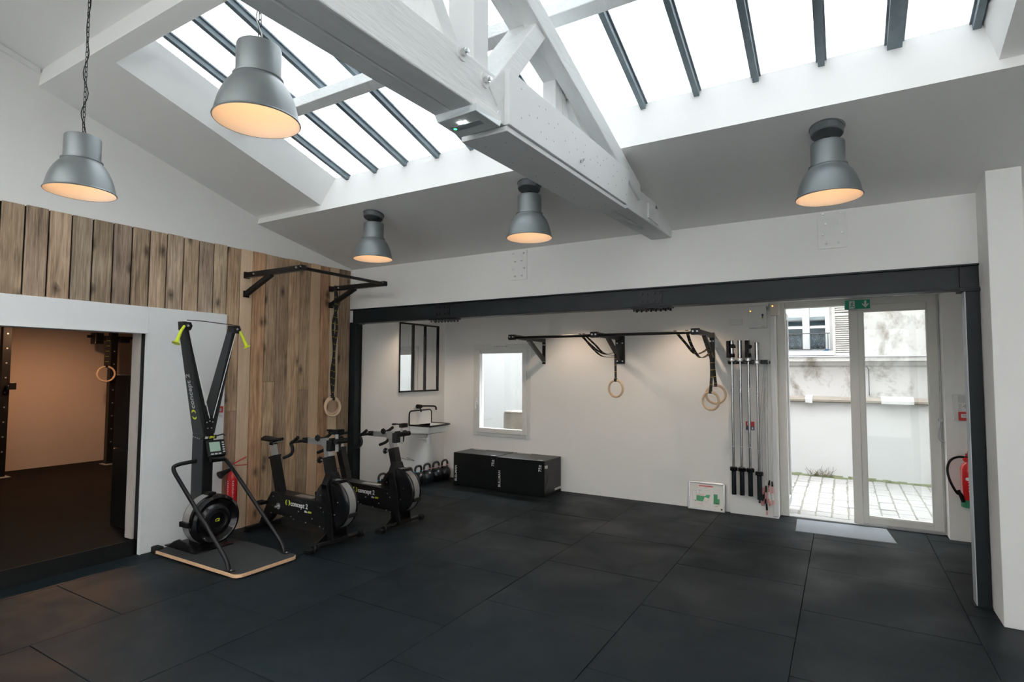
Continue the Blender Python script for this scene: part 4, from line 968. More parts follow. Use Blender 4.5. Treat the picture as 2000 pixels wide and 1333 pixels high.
    for k in range(3):
        a0 = PI/6+k*2*PI/3+.3
        for j in range(6):
            a = a0+j*.11; b = a+.11
            p = lambda r, aa, x: (x, fy+r*math.cos(aa), fz+r*math.sin(aa))
            vv_.hexa([p(.152, a, -4.932), p(.182, a, -4.914), p(.182, b, -4.914), p(.152, b, -4.932)], [p(.152, a, -4.928), p(.182, a, -4.910), p(.182, b, -4.910), p(.152, b, -4.928)])
    ob('vent_louvre', vv_, BLACKM, drum)
    ob('hub_rings', MB().ring((-4.909, fy, fz), .10, .0025, (0, 1, 0), (0, 0, 1), 48, 5).ring((-4.909, fy, fz), .085, .002, (0, 1, 0), (0, 0, 1), 48, 5).ring((-4.909, fy, fz), .072, .002, (0, 1, 0), (0, 0, 1), 48, 5), BLACK, drum, True)
    text('hub_emblem', 'C2', .036, (-4.9110, fy-.022, fz-.013), (0, 1, 0), (0, 0, 1), YELI, drum, shear=.2, bold=.001)
    ob('drum_clip', MB().box(-5.085, -4.955, fy-.246, fy-.212, fz-.03, fz+.015).box(-5.06, -4.97, fy-.05, fy+.02, fz+.216, fz+.240), BLACK, drum, bevel=.004)
    # hand rails
    for s in (-1, 1):
        y = cy+s*.262
        P = fillet([(-4.335, y, .046), (-4.365, y, .12), (-5.245, y, .795), (-5.215, cy+s*.055, .835)], .11, 8)
        P = fillet([(-4.325, y, .045), (-4.350, y, .115), (-5.20, y, .775), (-5.225, y-s*.03, .81), (-5.20, cy+s*.05, .825)], .085, 8)
        r_ = ob('hand_rail', MB().tube(P, .0175, 14), BLACK, t, True)
        ob('rail_foot', MB().box(-4.345, -4.275, y-.025, y+.025, .0435, .051), BLACK, r_, bevel=.002)
        ob('rail_bolt', MB().tube([(-4.295, y, .051), (-4.295, y, .058)], .008, 6), ZINC, r_)
ski()

# ================================================================== EXERCISE BIKES
def bike(label, loc):
    t = thing('exercise_bike', label, 'exercise bike', loc, 'black exercise bikes', local=True)
    B = lambda n, m, mt, par=t, sm=False, bv=.003: ob(n, m, mt, par, sm, bv)
    # feet
    f = B('front_foot', MB().tube([(0, -.30, .042), (0, .30, .042)], .022, 12), BLACK, sm=True, bv=0)
    for s in (-1, 1):
        B('foot_wheel', MB().lathe([(0, -.012), (.030, -.012), (.036, -.006), (.036, .006), (.030, .012), (0, .012)], (.02, s*.295, .040), 'y', 20).lathe([(0, -.008), (.032, -.008), (.032, .008), (0, .008)], (.02, s*.265, .040), 'y', 18), BLACKM, f, True, 0)
    B('foot_pad', MB().box(-.045, .04, -.36, -.30, 0, .045), BLACKM, f, bv=.008)
    r = B('rear_foot', MB().box(-1.145, -1.09, -.20, .20, .012, .055), BLACK)
    for s in (-1, 1): B('foot_pad', MB().box(-1.15, -1.085, s*.185-.02, s*.185+.02, 0, .014), BLACKM, r)
    # frame
    fr = B('main_frame', MB().prism([(-.90, .415), (-.30, .395), (-.06, .385), (.0, .30), (-.02, .13), (-.13, .16), (-.90, .205), (-.99, .29)], 'y', -.078, .078), BLACK)
    B('frame_top', MB().box(-.70, -.33, -.040, .040, .400, .4045), ALU, fr, bv=0)
    B('rear_leg', MB().prism([(-.955, .40), (-.82, .30), (-.90, .19), (-1.05, .05), (-1.15, .05)], 'y', -.035, .035), BLACK)
    for y0, y1 in ((-.098, -.080), (.080, .098)):
        B('front_leg', MB().prism([(-.125, .575), (-.052, .575), (-.005, .40), (.045, .06), (-.075, .06), (-.095, .40)], 'y', y0, y1), BLACK)
    B('leg_foot', MB().box(-.075, .045, -.098, .098, .035, .075), BLACK)
    B('leg_crown', MB().prism([(-.098, .53), (.098, .53), (.098, .575), (.046, .68), (-.046, .68), (-.098, .575)], 'x', -.128, -.052), BLACK)
    B('leg_gusset', MB().prism([(-.22, .055), (.20, .055), (.06, .075), (.03, .15), (-.07, .15)], 'x', -.045, -.035), BLACK)
    # seat
    st = B('seat_tube', MB().bar((-.845, 0, .40), (-.960, 0, .765), .075, .085, (1, 0, 0)), BLACK)
    B('seat_collar', MB().bar((-.957, 0, .752), (-.963, 0, .772), .088, .098, (1, 0, 0)), BLACKM)
    B('seat_post', MB().bar((-.955, 0, .75), (-.993, 0, .885), .05, .058, (1, 0, 0)), ALU)
    sd = MB(); n = 14; rows = []
    for i in range(n+1):
        x = -1.125+.285*i/n; q = i/n
        w_ = .068*(1-q)**.9+.020 if q > .18 else .088*math.sqrt(max(.02, 1-((.18-q)/.2)**2))
        if q > .96: w_ *= .6
        h = .052-.022*q; zc_ = .945+.008*q-.014*math.sin(q*PI)
        rows.append([(x, w_*math.cos(a), zc_+h*.5*math.sin(a)*(1 if math.sin(a) > 0 else .9)) for a in [2*PI*j/12 for j in range(12)]])
    vs = [p for rw in rows for p in rw]; fs = [(i*12+j, i*12+(j+1) % 12, (i+1)*12+(j+1) % 12, (i+1)*12+j) for i in range(n) for j in range(12)]+[tuple(range(12)), tuple(range(n*12, n*12+12))]
    sd.add(vs, fs); B('saddle', sd, BLACKM, sm=True, bv=0)
    B('saddle_rail', MB().tube(smooth_path([(-1.09, -.025, .925), (-1.03, -.022, .905), (-.96, -.022, .905), (-.87, -.01, .935)], 4), .004, 6).tube(smooth_path([(-1.09, .025, .925), (-1.03, .022, .905), (-.96, .022, .905), (-.87, .01, .935)], 4), .004, 6), ZINC, sm=True, bv=0)
    B('saddle_clamp', MB().box(-1.02, -.965, -.03, .03, .88, .912), BLACKM)
    # front post and stem
    B('head_tube', MB().bar((-.088, 0, .61), (-.145, 0, .825), .078, .092, (1, 0, 0)), BLACK)
    B('head_post', MB().bar((-.14, 0, .81), (-.165, 0, .955), .055, .070, (1, 0, 0)), ALU)
    B('stem', MB().box(-.43, -.10, -.028, .028, .937, .993), ALU, bv=.005)
    B('stem_head', MB().box(-.215, -.10, -.036, .036, .925, 1.003), ALU, bv=.006)
    B('bar_clamp', MB().box(-.50, -.42, -.03, .03, .94, .99), BLACKM)
    for s in (-1, 1):
        P = fillet([(-.46, 0, .965), (-.46, s*.14, .965), (-.455, s*.185, .965)], .04)
        B('handlebar', MB().tube(P, .015, 12), BLACKM, sm=True, bv=0)
        P = fillet([(-.305, s*.205, 1.022), (-.385, s*.20, .975), (-.455, s*.19, .955), (-.415, s*.205, .935), (-.40, s*.205, .885), (-.44, s*.205, .845), (-.53, s*.205, .800)], .05, 5)
        P = smooth_path([(-.345, s*.205, 1.022), (-.40, s*.203, .985), (-.455, s*.197, .955), (-.425, s*.205, .92), (-.42, s*.207, .88), (-.45, s*.207, .845), (-.545, s*.207, .808)], 5)
        B('grip', MB().tube(P, .0165, 12), BLACKM, sm=True, bv=0)
    def knob(c, ax):
        m = MB(); m.lathe([(0, -.014), (.024, -.014), (.028, -.008), (.028, .008), (.024, .014), (0, .014)], c, ax, 16)
        for k in range(8):
            a = 2*PI*k/8; d = {'y': (math.cos(a)*.027, 0, math.sin(a)*.027), 'x': (0, math.cos(a)*.027, math.sin(a)*.027)}[ax]
            m.ball((c[0]+d[0], c[1]+d[1], c[2]+d[2]), .0085, 5)
        B('knob', m, BLACKM, sm=True, bv=0)
    knob((-.245, -.055, 1.005), 'y'); knob((-.235, -.03, .79), 'x'); B('knob_stem', MB().tube([(-.24, -.03, .79), (-.12, -.01, .79)], .008, 8).tube([(-.245, -.05, 1.0), (-.2, 0, .97)], .008, 8), ZINC, sm=True, bv=0)
    # phone holder and monitor arm
    B('monitor', MB().prism([(-.10, .89), (-.045, .89), (-.03, .99), (-.10, .995)], 'y', -.075, .06), BLACKM, bv=.006)
    B('monitor_arm', MB().bar((-.01, -.02, .885), (-.015, -.02, 1.06), .035, .010, (1, 0, 0)), ALU)
    B('monitor_hinge', MB().tube([(-.05, -.07, .995), (-.05, .09, .995)], .022, 12).tube([(.0, -.05, .985), (.0, .09, .985)], .026, 12), BLACKM, sm=True, bv=0)
    B('phone_holder', MB().box(-.03, .02, -.045, .045, 1.055, 1.10).box(-.13, -.02, -.03, .03, 1.082, 1.092).box(-.135, -.10, -.045, .0, 1.078, 1.096), BLACKM, bv=.005)
    # flywheel: axle across the bike
    fx, fz, R = -.03, .385, .232
    d = B('flywheel', MB().lathe([(0, -.068), (.18, -.068), (.215, -.066), (R, -.058), (R+.003, -.05), (R, -.042), (R-.004, -.04), (R-.004, .04), (R, .042), (R+.003, .05), (R, .058), (.215, .066), (.18, .068), (0, .068)], (fx, 0, fz), 'y', 64, False), GLOSSB, sm=True, bv=0)
    B('mesh_band', MB().lathe([(R-.003, -.038), (R-.001, -.038), (R-.001, .038), (R-.003, .038)], (fx, 0, fz), 'y', 64, False), PERF, d, True, 0)
    cl = MB()
    for a in (70, -20, 160):
        c = (fx+R*math.cos(math.radians(a)), fz+R*math.sin(math.radians(a))); cl.box(c[0]-.02, c[0]+.02, -.055, .055, c[1]-.018, c[1]+.018)
    B('drum_clip', cl, BLACK, d)
    # crank and pedals
    B('crank_cap', MB().tube([(-.775, -.078, .285), (-.775, -.086, .285)], .032, 24), ALU, sm=True, bv=0)
    B('crank_axle', MB().tube([(-.775, -.12, .285), (-.775, .12, .285)], .012, 12), ZINC, sm=True, bv=0)
    B('crank_arm', MB().bar((-.775, -.105, .285), (-.94, -.105, .318), .016, .028), BLACK).parent = t
    B('crank_arm', MB().bar((-.775, .10, .285), (-.61, .10, .25), .016, .028), BLACK)
    for s, px, pz in ((-1, -.94, .318), (1, -.61, .25)):
        y0, y1 = (s*.115, s*.205) if s > 0 else (-.205, -.115)
        m = MB(); m.box(px-.05, px+.05, y0, y0+.014, pz-.012, pz+.012).box(px-.05, px+.05, y1-.014, y1, pz-.012, pz+.012).box(px-.05, px-.037, y0, y1, pz-.014, pz+.014).box(px+.037, px+.05, y0, y1, pz-.014, pz+.014).box(px-.012, px+.012, y0, y1, pz-.009, pz+.009)
        B('pedal', m, BLACKM, bv=.002)
    # bolts on the flank, logo
    m = MB()
    for x, z in ((-.86, .375), (-.955, .30), (-.89, .205), (-.72, .195), (-.58, .205), (-.54, .185), (-.36, .175), (-.27, .225), (-.16, .165), (-.10, .155), (-.07, .17), (-.09, .28), (-.11, .31), (-.15, .345), (-.47, .27), (-.04, .10), (-.03, .075)):
        m.tube([(x, -.078, z), (x, -.0835, z)], .0065, 8)
    B('bolt', m, ZINC, bv=0)
    m = MB()
    for x, z in ((.06, .30), (.10, .42), (-.14, .46)): m.tube([(fx+x, -.066, z), (fx+x, -.072, z)], .006, 8)
    B('bolt', m, ZINC, d, bv=0)
    m = MB(); m.tube([(-.19, -.078, .335), (-.19, -.096, .335)], .018, 12); B('cable_port', m, BLACKM, sm=True, bv=0)
    logo_c2(t, (-.675, -.0795, .310), (1, 0, -.02), (.02, 0, 1), .054)
    text('lettering', 'Bike', .026, (-.385, -.0795, .272), (1, 0, 0), (0, 0, 1), WHITEI, t, shear=.25, bold=.0006)
    text('lettering', 'ERG', .026, (-.330, -.0795, .272), (1, 0, 0), (0, 0, 1), YELI, t, shear=.25, bold=.0006)
    B('sensor_wire', MB().tube(smooth_path([(-.09, -.03, .84), (-.03, -.05, .70), (.03, -.05, .66), (-.0, -.045, .62)], 5), .002, 5).tube(smooth_path([(-.09, .03, .72), (.03, .10, .69), (.10, .06, .70), (.02, .03, .73)], 5), .002, 5), BLACK, sm=True, bv=0)
    return t
b1 = bike('black exercise bike with silver posts, the one nearer the ski trainer', (-4.22, 3.855, 0))
b2 = copy_tree(b1, None, (-4.12, 4.665, 0)); b2['label'] = 'black exercise bike with silver posts, the one nearer the sink'

# ================================================================== ALCOVE OBJECTS
def plyo(x0, x1, y0, lab):
    y1, h = YF-.012, .482
    t = thing('plyo_box', lab, 'plyo box', ((x0+x1)/2, (y0+y1)/2, 0), 'black foam jump boxes')
    bdy = ob('padded_body', MB().box(x0, x1, y0, y1, .002, h), VINYL, t, bevel=.010)
    ob('seam', MB().tube([(x0+.01, y0-.001, h-.006), (x1-.01, y0-.001, h-.006)], .003, 6).tube([(x1+.001, y0+.01, h-.006), (x1+.001, y1-.01, h-.006)], .003, 6).tube([(x1-.002, y0-.001, .02), (x1-.002, y0-.001, h-.01)], .003, 6), VINYL, t, True)
    text('lettering', 'BULLMAN', .050, (x0+.062, y0-.0015, .07), (0, 0, 1), (-1, 0, 0), WHITEI, t, bold=.0012, xs=1.02)
    text('lettering', '75±', .060, (x1-.048, y0-.0015, .335), (0, 0, 1), (-1, 0, 0), WHITEI, t, bold=.0012)
    text('lettering', 'BULLMAN', .05, (x0+.30, y1-.04, h+.0015), (-1, 0, 0), (0, -1, 0), WHITEI, t, bold=.002)
    text('lettering', '50±', .045, (x1-.045, y0+.02, h+.0015), (-1, 0, 0), (0, 1, 0), WHITEI, t, bold=.002)
    return t
plyo(-4.945, -4.190, 6.690, 'black jump box with white lettering, the one nearer the kettlebells')
p2 = plyo(-4.172, -3.425, 6.650, 'black jump box with white lettering and creased side, right of the other')
text('lettering', '50±', .055, (-3.4235, 6.72, .405), (0, -1, 0), (0, 0, -1), WHITEI, p2, bold=.002).location = (0, .02, .01)
text('lettering', 'BULLMAN', .042, (-3.4235, 7.14, .075), (0, -1, 0), (0, 0, -1), WHITEI, p2, bold=.002)
m = MB(); m.tube(smooth_path([(-3.427, 6.67, .02), (-3.424, 6.78, .10), (-3.426, 6.9, .16)], 5), .004, 6).tube(smooth_path([(-3.427, 6.66, .12), (-3.424, 6.72, .20), (-3.427, 6.75, .30)], 5), .004, 6)
ob('crease', m, VINYL, p2, True)

def kettlebell(label, y, m_band, x=-5.365):
    t = thing('kettlebell', label, 'kettlebell', (x, y, 0), 'black kettlebells along the alcove wall', local=True)
    R = .096
    prof = [(0, 0), (.062, 0), (.070, .004), (.086, .035), (R, .085), (R, .105), (.088, .145), (.066, .176), (.040, .190), (0, .194)]
    ob('body', MB().lathe(smooth2(prof), (0, 0, 0), 'z', 32, False), KETTLE, t, True)
    P = smooth_path([(0, -.050, .165), (0, -.066, .205), (0, -.068, .240), (0, -.055, .268), (0, -.025, .283), (0, .025, .283), (0, .055, .268), (0, .068, .240), (0, .066, .205), (0, .050, .165)], 4)
    ob('handle', MB().tube(P, .0165, 12), KETTLE, t, True)
    for s in (-1, 1): ob('colour_band', MB().tube([(0, s*.0655, .205), (0, s*.0675, .216)], .0178, 14), m_band, t, True)
    return t
def smooth2(pr): return [(max(0, p.x), p.z) for p in smooth_path([(r, 0, h) for r, h in pr], 3)]
labs = ['kettlebell with blue bands, farthest left, half hidden behind the bike wheel', 'kettlebell with blue bands, second from the left, rim behind the bike wheel', 'kettlebell with blue bands, third from the left in the row', 'kettlebell with pink bands, third from the right in the row', 'kettlebell with pink bands, second from the right in the row', 'kettlebell with pink bands, at the right end beside the jump box']
for k, y in enumerate((5.66, 6.19, 6.40, 6.60, 6.815, 7.03)):
    kettlebell(labs[k], y, CYAN if k < 3 else PINKB)

def mirror():
    x = -5.49; y0, y1, z0, z1 = 6.095, 6.985, 1.36, 2.375
    t = thing('wall_mirror', 'three-light wall mirror with slim black metal frame above the sink', 'mirror', (x, (y0+y1)/2, z0))
    for a, b in ((y0+.004, 6.365), (6.40, 6.645), (6.675, y1-.03)): ob('mirror_pane', MB().box(x, x+.010, a, b, z0+.022, z1-.022), MIRROR, t)
    ob('frame', MB().box(x, x+.024, y0, y0+.004, z0, z1).box(x, x+.026, y1-.030, y1, z0, z1).box(x, x+.026, y0, y1, z0, z0+.022).box(x, x+.026, y0, y1, z1-.022, z1), BLACK, t, bevel=.001)
    for y in (6.3825, 6.66): ob('mullion', MB().box(x, x+.026, y-.017, y+.017, z0+.022, z1-.022), BLACK, t, bevel=.001)
mirror()
def sink():
    x = -5.49; y0, y1 = 6.32, 6.83
    t = thing('wall_sink', 'small white enamel wall sink with black rim and splashback', 'sink', (x, 6.57, .70))
    sp = []
    for k in range(7): a = PI-k*PI/12; sp.append((y0+.05+.05*math.cos(a), 1.03+.05*math.sin(a)))
    for k in range(7): a = PI/2-k*PI/12; sp.append((y1-.05+.05*math.cos(a), 1.03+.05*math.sin(a)))
    poly = [(y0, .87)]+sp+[(y1, .87)]
    ob('splashback', MB().prism(poly, 'x', x, x+.014), ENAMEL, t, bevel=.003)
    ob('splash_rim', MB().tube([(x+.012, *p) for p in poly], .010, 8), BLACK, t, True)
    # bowl: tapered open basin
    xa, xb = x+.012, x+.385
    def loop(g, z): return [(xa, y0+g*.5, z), (xb-g, y0+g, z), (xb-g, y1-g, z), (xa, y1-g*.5, z)]
    m = MB(); L_ = [loop(.0, .875), loop(.02, .86), loop(.045, .765), loop(.11, .745)]
    inn = [loop(.022, .875), loop(.05, .78), loop(.09, .762)]
    for seq in (L_, inn):
        k = len(m.v); m.v += [p for l in seq for p in l]
        for i in range(len(seq)-1):
            for j in range(4): m.f.append((k+i*4+j, k+i*4+(j+1) % 4, k+(i+1)*4+(j+1) % 4, k+(i+1)*4+j))
        m.f.append(tuple(k+(len(seq)-1)*4+j for j in range(4)))
    ob('basin', m, ENAMEL, t, bevel=.010)
    ob('basin_rim', MB().tube(fillet([(xa, y0, .875), (xb, y0, .875), (xb, y1, .875), (xa, y1, .875)], .05), .012, 8), BLACK, t, True)
    ob('waste_trap', MB().tube([(x+.18, 6.575, .75), (x+.18, 6.575, .66)], .028, 14).tube([(x+.18, 6.575, .685), (x+.18, 6.575, .60)], .040, 16).tube(fillet([(x+.18, 6.575, .64), (x+.09, 6.575, .66), (x, 6.575, .66)], .03), .018, 10), WHITEP, t, True)
    f = thing('wall_tap', 'black wall-mounted tap above the white sink', 'tap', (x, 6.52, 1.12))
    ob('tap_body', MB().tube([(x, 6.505, 1.14), (x+.05, 6.505, 1.14)], .032, 18).tube([(x+.045, 6.475, 1.14), (x+.045, 6.545, 1.14)], .027, 16), BLACK, f, True)
    ob('spout', MB().tube(fillet([(x+.05, 6.54, 1.145), (x+.12, 6.62, 1.145), (x+.20, 6.70, 1.14), (x+.205, 6.705, 1.085)], .03), .012, 12), BLACK, f, True)
    ob('lever', MB().bar((x+.055, 6.505, 1.13), (x+.085, 6.50, 1.06), .022, .014, (1, 0, 0)), BLACK, f, bevel=.004)
sink()
# evacuation plan leaning on the wall
def plan():
    t = thing('evacuation_plan', 'white framed evacuation plan leaning on the far wall by the floor', 'sign', (-1.46, 7.09, 0), local=True)
    t.rotation_euler = (-math.radians(8), 0, 0)
    w, h = .43, .325; x0 = -w/2
    ob('board', MB().box(x0, x0+w, 0, .012, .005, h), mat('plan_paper', (.78, .76, .72), .5, var=.01), t)
    ob('frame', frame_rect(MB(), x0, x0+w, .0, h+.005, .017, -.008, .014), ALU, t, bevel=.006)
    yy = -.0008
    ob('title_bar', MB().box(-.09, .075, yy, .001, .278, .292), REDP, t)
    ob('plan_area', MB().prism([(-.115, .105), (-.04, .10), (-.015, .165), (-.115, .17)], 'y', yy, .001).prism([(-.02, .155), (.0, .185), (.045, .185), (.03, .145)], 'y', yy, .001).prism([(.085, .085), (.155, .085), (.155, .15), (.13, .15), (.13, .20), (.085, .20)], 'y', yy, .001), mat('plan_green', (.06, .27, .12), .6), t)
    ln = frame_rect(MB(), -.165, -.115, .105, .225, .003, yy, .001)
    ln.bar((-.03, yy, .13), (0, yy, .085), .002, .003, (0, 1, 0)).bar((0, yy, .085), (.03, yy, .13), .002, .003, (0, 1, 0)).box(-.10, -.06, yy, .001, .228, .234).box(-.083, -.080, yy, .001, .19, .23).box(-.02, .02, yy, .001, .265, .270)
    ob('plan_lines', ln, GREYI, t)
    ob('plan_dots', MB().box(-.135, -.12, yy-.0004, .001, .098, .108).box(.11, .135, yy-.0004, .001, .088, .098).disc((.178, .001, .03), .012, (0, -1, 0), .002, 14), mat('plan_dark', (.08, .07, .06), .6), t)
    m = MB()
    for k in range(5): m.box(-.108+k*.018, -.098+k*.018, yy, .001, .174, .186)
    m.box(-.10, -.045, yy, .001, .068, .072).box(.10, .135, yy, .001, .058, .062)
    ob('plan_marks', m, PINKB, t)
plan()
# door mat
dm = MB().hexa([(-.47, 6.66, .0), (.42, 6.69, .0), (.365, 7.25, .0), (-.49, 7.20, .0)], [(-.465, 6.665, .008), (.415, 6.695, .008), (.36, 7.245, .008), (-.485, 7.195, .008)])
d_ = ob('door_mat', dm, DOORMAT, bevel=.002); recentre(d_, (-.04, 6.95, 0)); tag(d_, 'thin grey door mat on the floor inside the street door', 'mat')

# ---- barbells on a wall rack
rk = thing('barbell_rack', 'black wall rack bar holding the row of barbells', 'rack', (-.96, YF-.045, 1.78))
ob('rail', MB().box(-1.175, -.745, YF-.13, YF-.115, 1.765, 1.812).box(-1.175, -1.16, YF-.13, YF-.045, 1.765, 1.812).box(-.76, -.745, YF-.13, YF-.045, 1.765, 1.812), BLACK, rk, bevel=.003)
for k in range(6): ob('prong', MB().box(-1.165+k*.0885-.022+.02, -1.165+k*.0885-.010+.02, YF-.19, YF-.13, 1.768, 1.80), BLACK, rk, bevel=.002)
bl = ['leftmost barbell on the wall rack, with a black clip on its sleeve', 'second barbell from the left on the wall rack, bare silver sleeve', 'third barbell from the left on the wall rack, with a black clip', 'rightmost barbell on the wall rack, hanging slightly lower']
for k, x in enumerate((-1.125, -1.035, -.945, -.850)):
    y = YF-.155; dz = -.03 if k == 3 else 0
    t = thing('barbell', bl[k], 'barbell', (x, y, .22+dz), 'barbells on the wall rack')
    ob('shaft', MB().tube([(x, y, .56+dz), (x, y, 1.80+dz)], .0145, 12), CHROME, t, True)
    ob('knurl_mark', MB().tube([(x, y, 1.475+dz), (x, y, 1.48+dz)], .0152, 12).tube([(x, y, 1.43+dz), (x, y, 1.435+dz)], .0152, 12).tube([(x, y, .80+dz), (x, y, .805+dz)], .0152, 12), ZINC, t, True)
    ob('upper_sleeve', MB().tube([(x, y, 1.835+dz), (x, y, 2.045+dz)], .025, 18), CHROME, t, True)
    ob('upper_collar', MB().lathe([(0, 1.795), (.030, 1.795), (.038, 1.803), (.038, 1.832), (.030, 1.838), (0, 1.838)], (x, y, dz), 'z', 18), ZINC, t, True)
    ob('lower_collar', MB().lathe([(0, .52), (.042, .52), (.044, .525), (.044, .555), (.034, .565), (0, .565)], (x, y, dz), 'z', 20), GLOSSB, t, True)
    ob('lower_sleeve', MB().tube([(x, y, .245+dz), (x, y, .525+dz)], .0265, 18), mat('black_chrome_sleeve', (.012, .018, .022), .2, metal=.3), t, True)
    if k in (0, 2):
        c = thing('barbell_clip', ('black clip clamped on the leftmost barbell sleeve', 'black clip clamped on the third barbell sleeve')[k//2], 'barbell clip', (x, y, 1.85), 'barbell clips')
        m = MB()
        for z in (1.845, 1.955) if k == 0 else (1.845, 1.945): m.tube([(x, y, z), (x, y, z+.045)], .034, 16)
        m.box(x-.055 if k == 0 else x-.030, x-.02 if k == 0 else x+.012, y-.04, y-.005, 1.84, 2.04)
        m.box(x, x+.045, y-.03, y, 1.955, 1.985)
        ob('jaw', m, BLACKM, c, bevel=.003)
# jump ropes
random.seed(11)
for k, (x, lab) in enumerate(((-.835, 'jump rope with black and pink handles hanging beside the last barbell'), (-.805, 'jump rope with long pink and white handle, lowest of the bundle'), (-.770, 'jump rope with pink handles hanging in the middle of the bundle'), (-.735, 'jump rope with white and pink handles nearest the door frame'))):
    y = YF-.075-.018*k
    t = thing('jump_rope', lab, 'jump rope', (x, y, .1), 'jump ropes on the wall rack')
    top = (-.775+.006*k, YF-.10, 1.79)
    zb = (.42, .40, .43, .44)[k]
    for s in (-1, 1):
        xx = x+s*.013
        ob('cord', MB().tube(smooth_path([top, (top[0]+s*.012, top[1], 1.70), (xx, y, 1.0), (xx, y, zb)], 5), .003, 6), (CABLE, CABLEW)[k % 2], t, True)
        zz = zb; drop = (0, .10, .02, .01)[k]*(s > 0)
        zz -= drop; seq = [WHITEH, BLACKM, PINKH, BLACKM] if k in (0, 2) and s < 0 else [WHITEH, PINKH, BLACKM, PINKH] if k < 2 else [BLACKM, PINKH, WHITEH, PINKH]
        for j, mm in enumerate(seq):
            h = (.055, .075, .075, .05)[j]; nm = 'handle_bead'
            ob(nm, MB().tube([(xx+.003*s*j, y-.004*j, zz), (xx+.003*s*(j+1), y-.004*(j+1), zz-h)], [.0085, .0115], 10), mm, t, True); zz -= h
# ---- boxes and fittings on the column
t = thing('control_box', 'white metal control box with key high beside the door', 'control box', (-.84, YF-.10, 2.18))
cb_ = ob('cabinet', MB().box(-.940, -.745, YF-.125, YF-.045, 2.185, 2.445), WHITEP, t, bevel=.004)
ob('status_led', MB().box(-.922, -.912, YF-.127, YF-.125, 2.380, 2.390), LEDO, t)
ob('key', MB().tube([(-.785, YF-.125, 2.335), (-.785, YF-.145, 2.335)], .011, 12).box(-.789, -.781, YF-.155, YF-.143, 2.30, 2.335), BLACK, t)
ob('key_fob', MB().box(-.793, -.777, YF-.153, YF-.146, 2.29, 2.31), YELI, t)
ob('label_print', MB().box(-.92, -.89, YF-.1265, YF-.125, 2.395, 2.40).box(-.80, -.765, YF-.1265, YF-.125, 2.20, 2.205), GREYI, t)
ob('conduit', MB().tube(smooth_path([(-.75, YF-.07, 2.43), (-.735, YF-.08, 2.40), (-.725, YF-.08, 2.43), (-.72, YF-.07, 2.47)], 5), .008, 8), CABLE, t, True)
t = thing('door_release_box', 'small beige box with orange light at the top of the door frame', 'control box', (-.66, YF-.09, 2.32))
ob('housing', MB().box(-.705, -.612, YF-.12, YF-.045, 2.325, 2.475), BEIGEP, t, bevel=.004)
ob('status_led', MB().box(-.685, -.672, YF-.122, YF-.12, 2.428, 2.440), LEDO, t)
t = thing('wall_socket', 'white double socket high on the column left of the control box', 'socket', (-1.09, YF-.045, 2.23))
ob('plate', MB().box(-1.168, -1.015, YF-.055, YF-.045, 2.235, 2.31), WHITEP, t, bevel=.003)
for x in (-1.13, -1.053): ob('outlet', MB().ring((x, YF-.056, 2.272), .021, .003, (1, 0, 0), (0, 0, 1), 20, 6), WHITEP, t, True)
t = thing('cable_duct', 'white vertical cable duct running down beside the door frame', 'cable duct', (-.70, YF-.045, 0))
ob('duct', MB().box(-.715, -.672, YF-.068, YF-.045, .03, 2.32), WHITEP, t, bevel=.002)
ob('end_cap', MB().box(-.717, -.670, YF-.070, YF-.045, .022, .030), GREYI, t)
wc = ob('white_cord', MB().tube(smooth_path([(-.745, YF-.09, 1.79), (-.722, YF-.085, 1.76), (-.715, YF-.08, 1.65), (-.713, YF-.08, 1.0), (-.73, YF-.085, .45)], 6), .005, 8), CABLEW, None, True); recentre(wc, (-.72, YF-.08, .45)); tag(wc, 'white cord running down beside the cable duct', 'cord')
t = thing('wall_sticker', 'red and blue sticker on the column behind the barbells', 'sticker', (-.95, YF-.046, .99))
ob('red_half', MB().box(-1.0, -.905, YF-.047, YF-.045, 1.035, 1.09), REDP, t); ob('blue_half', MB().box(-1.0, -.905, YF-.047, YF-.045, .99, 1.035), mat('navy_print', (.06, .07, .12), .6), t)
ob('white_icon', MB().box(-.985, -.975, YF-.048, YF-.046, 1.045, 1.08).box(-.935, -.92, YF-.048, YF-.046, 1.0, 1.025), WHITEI, t)

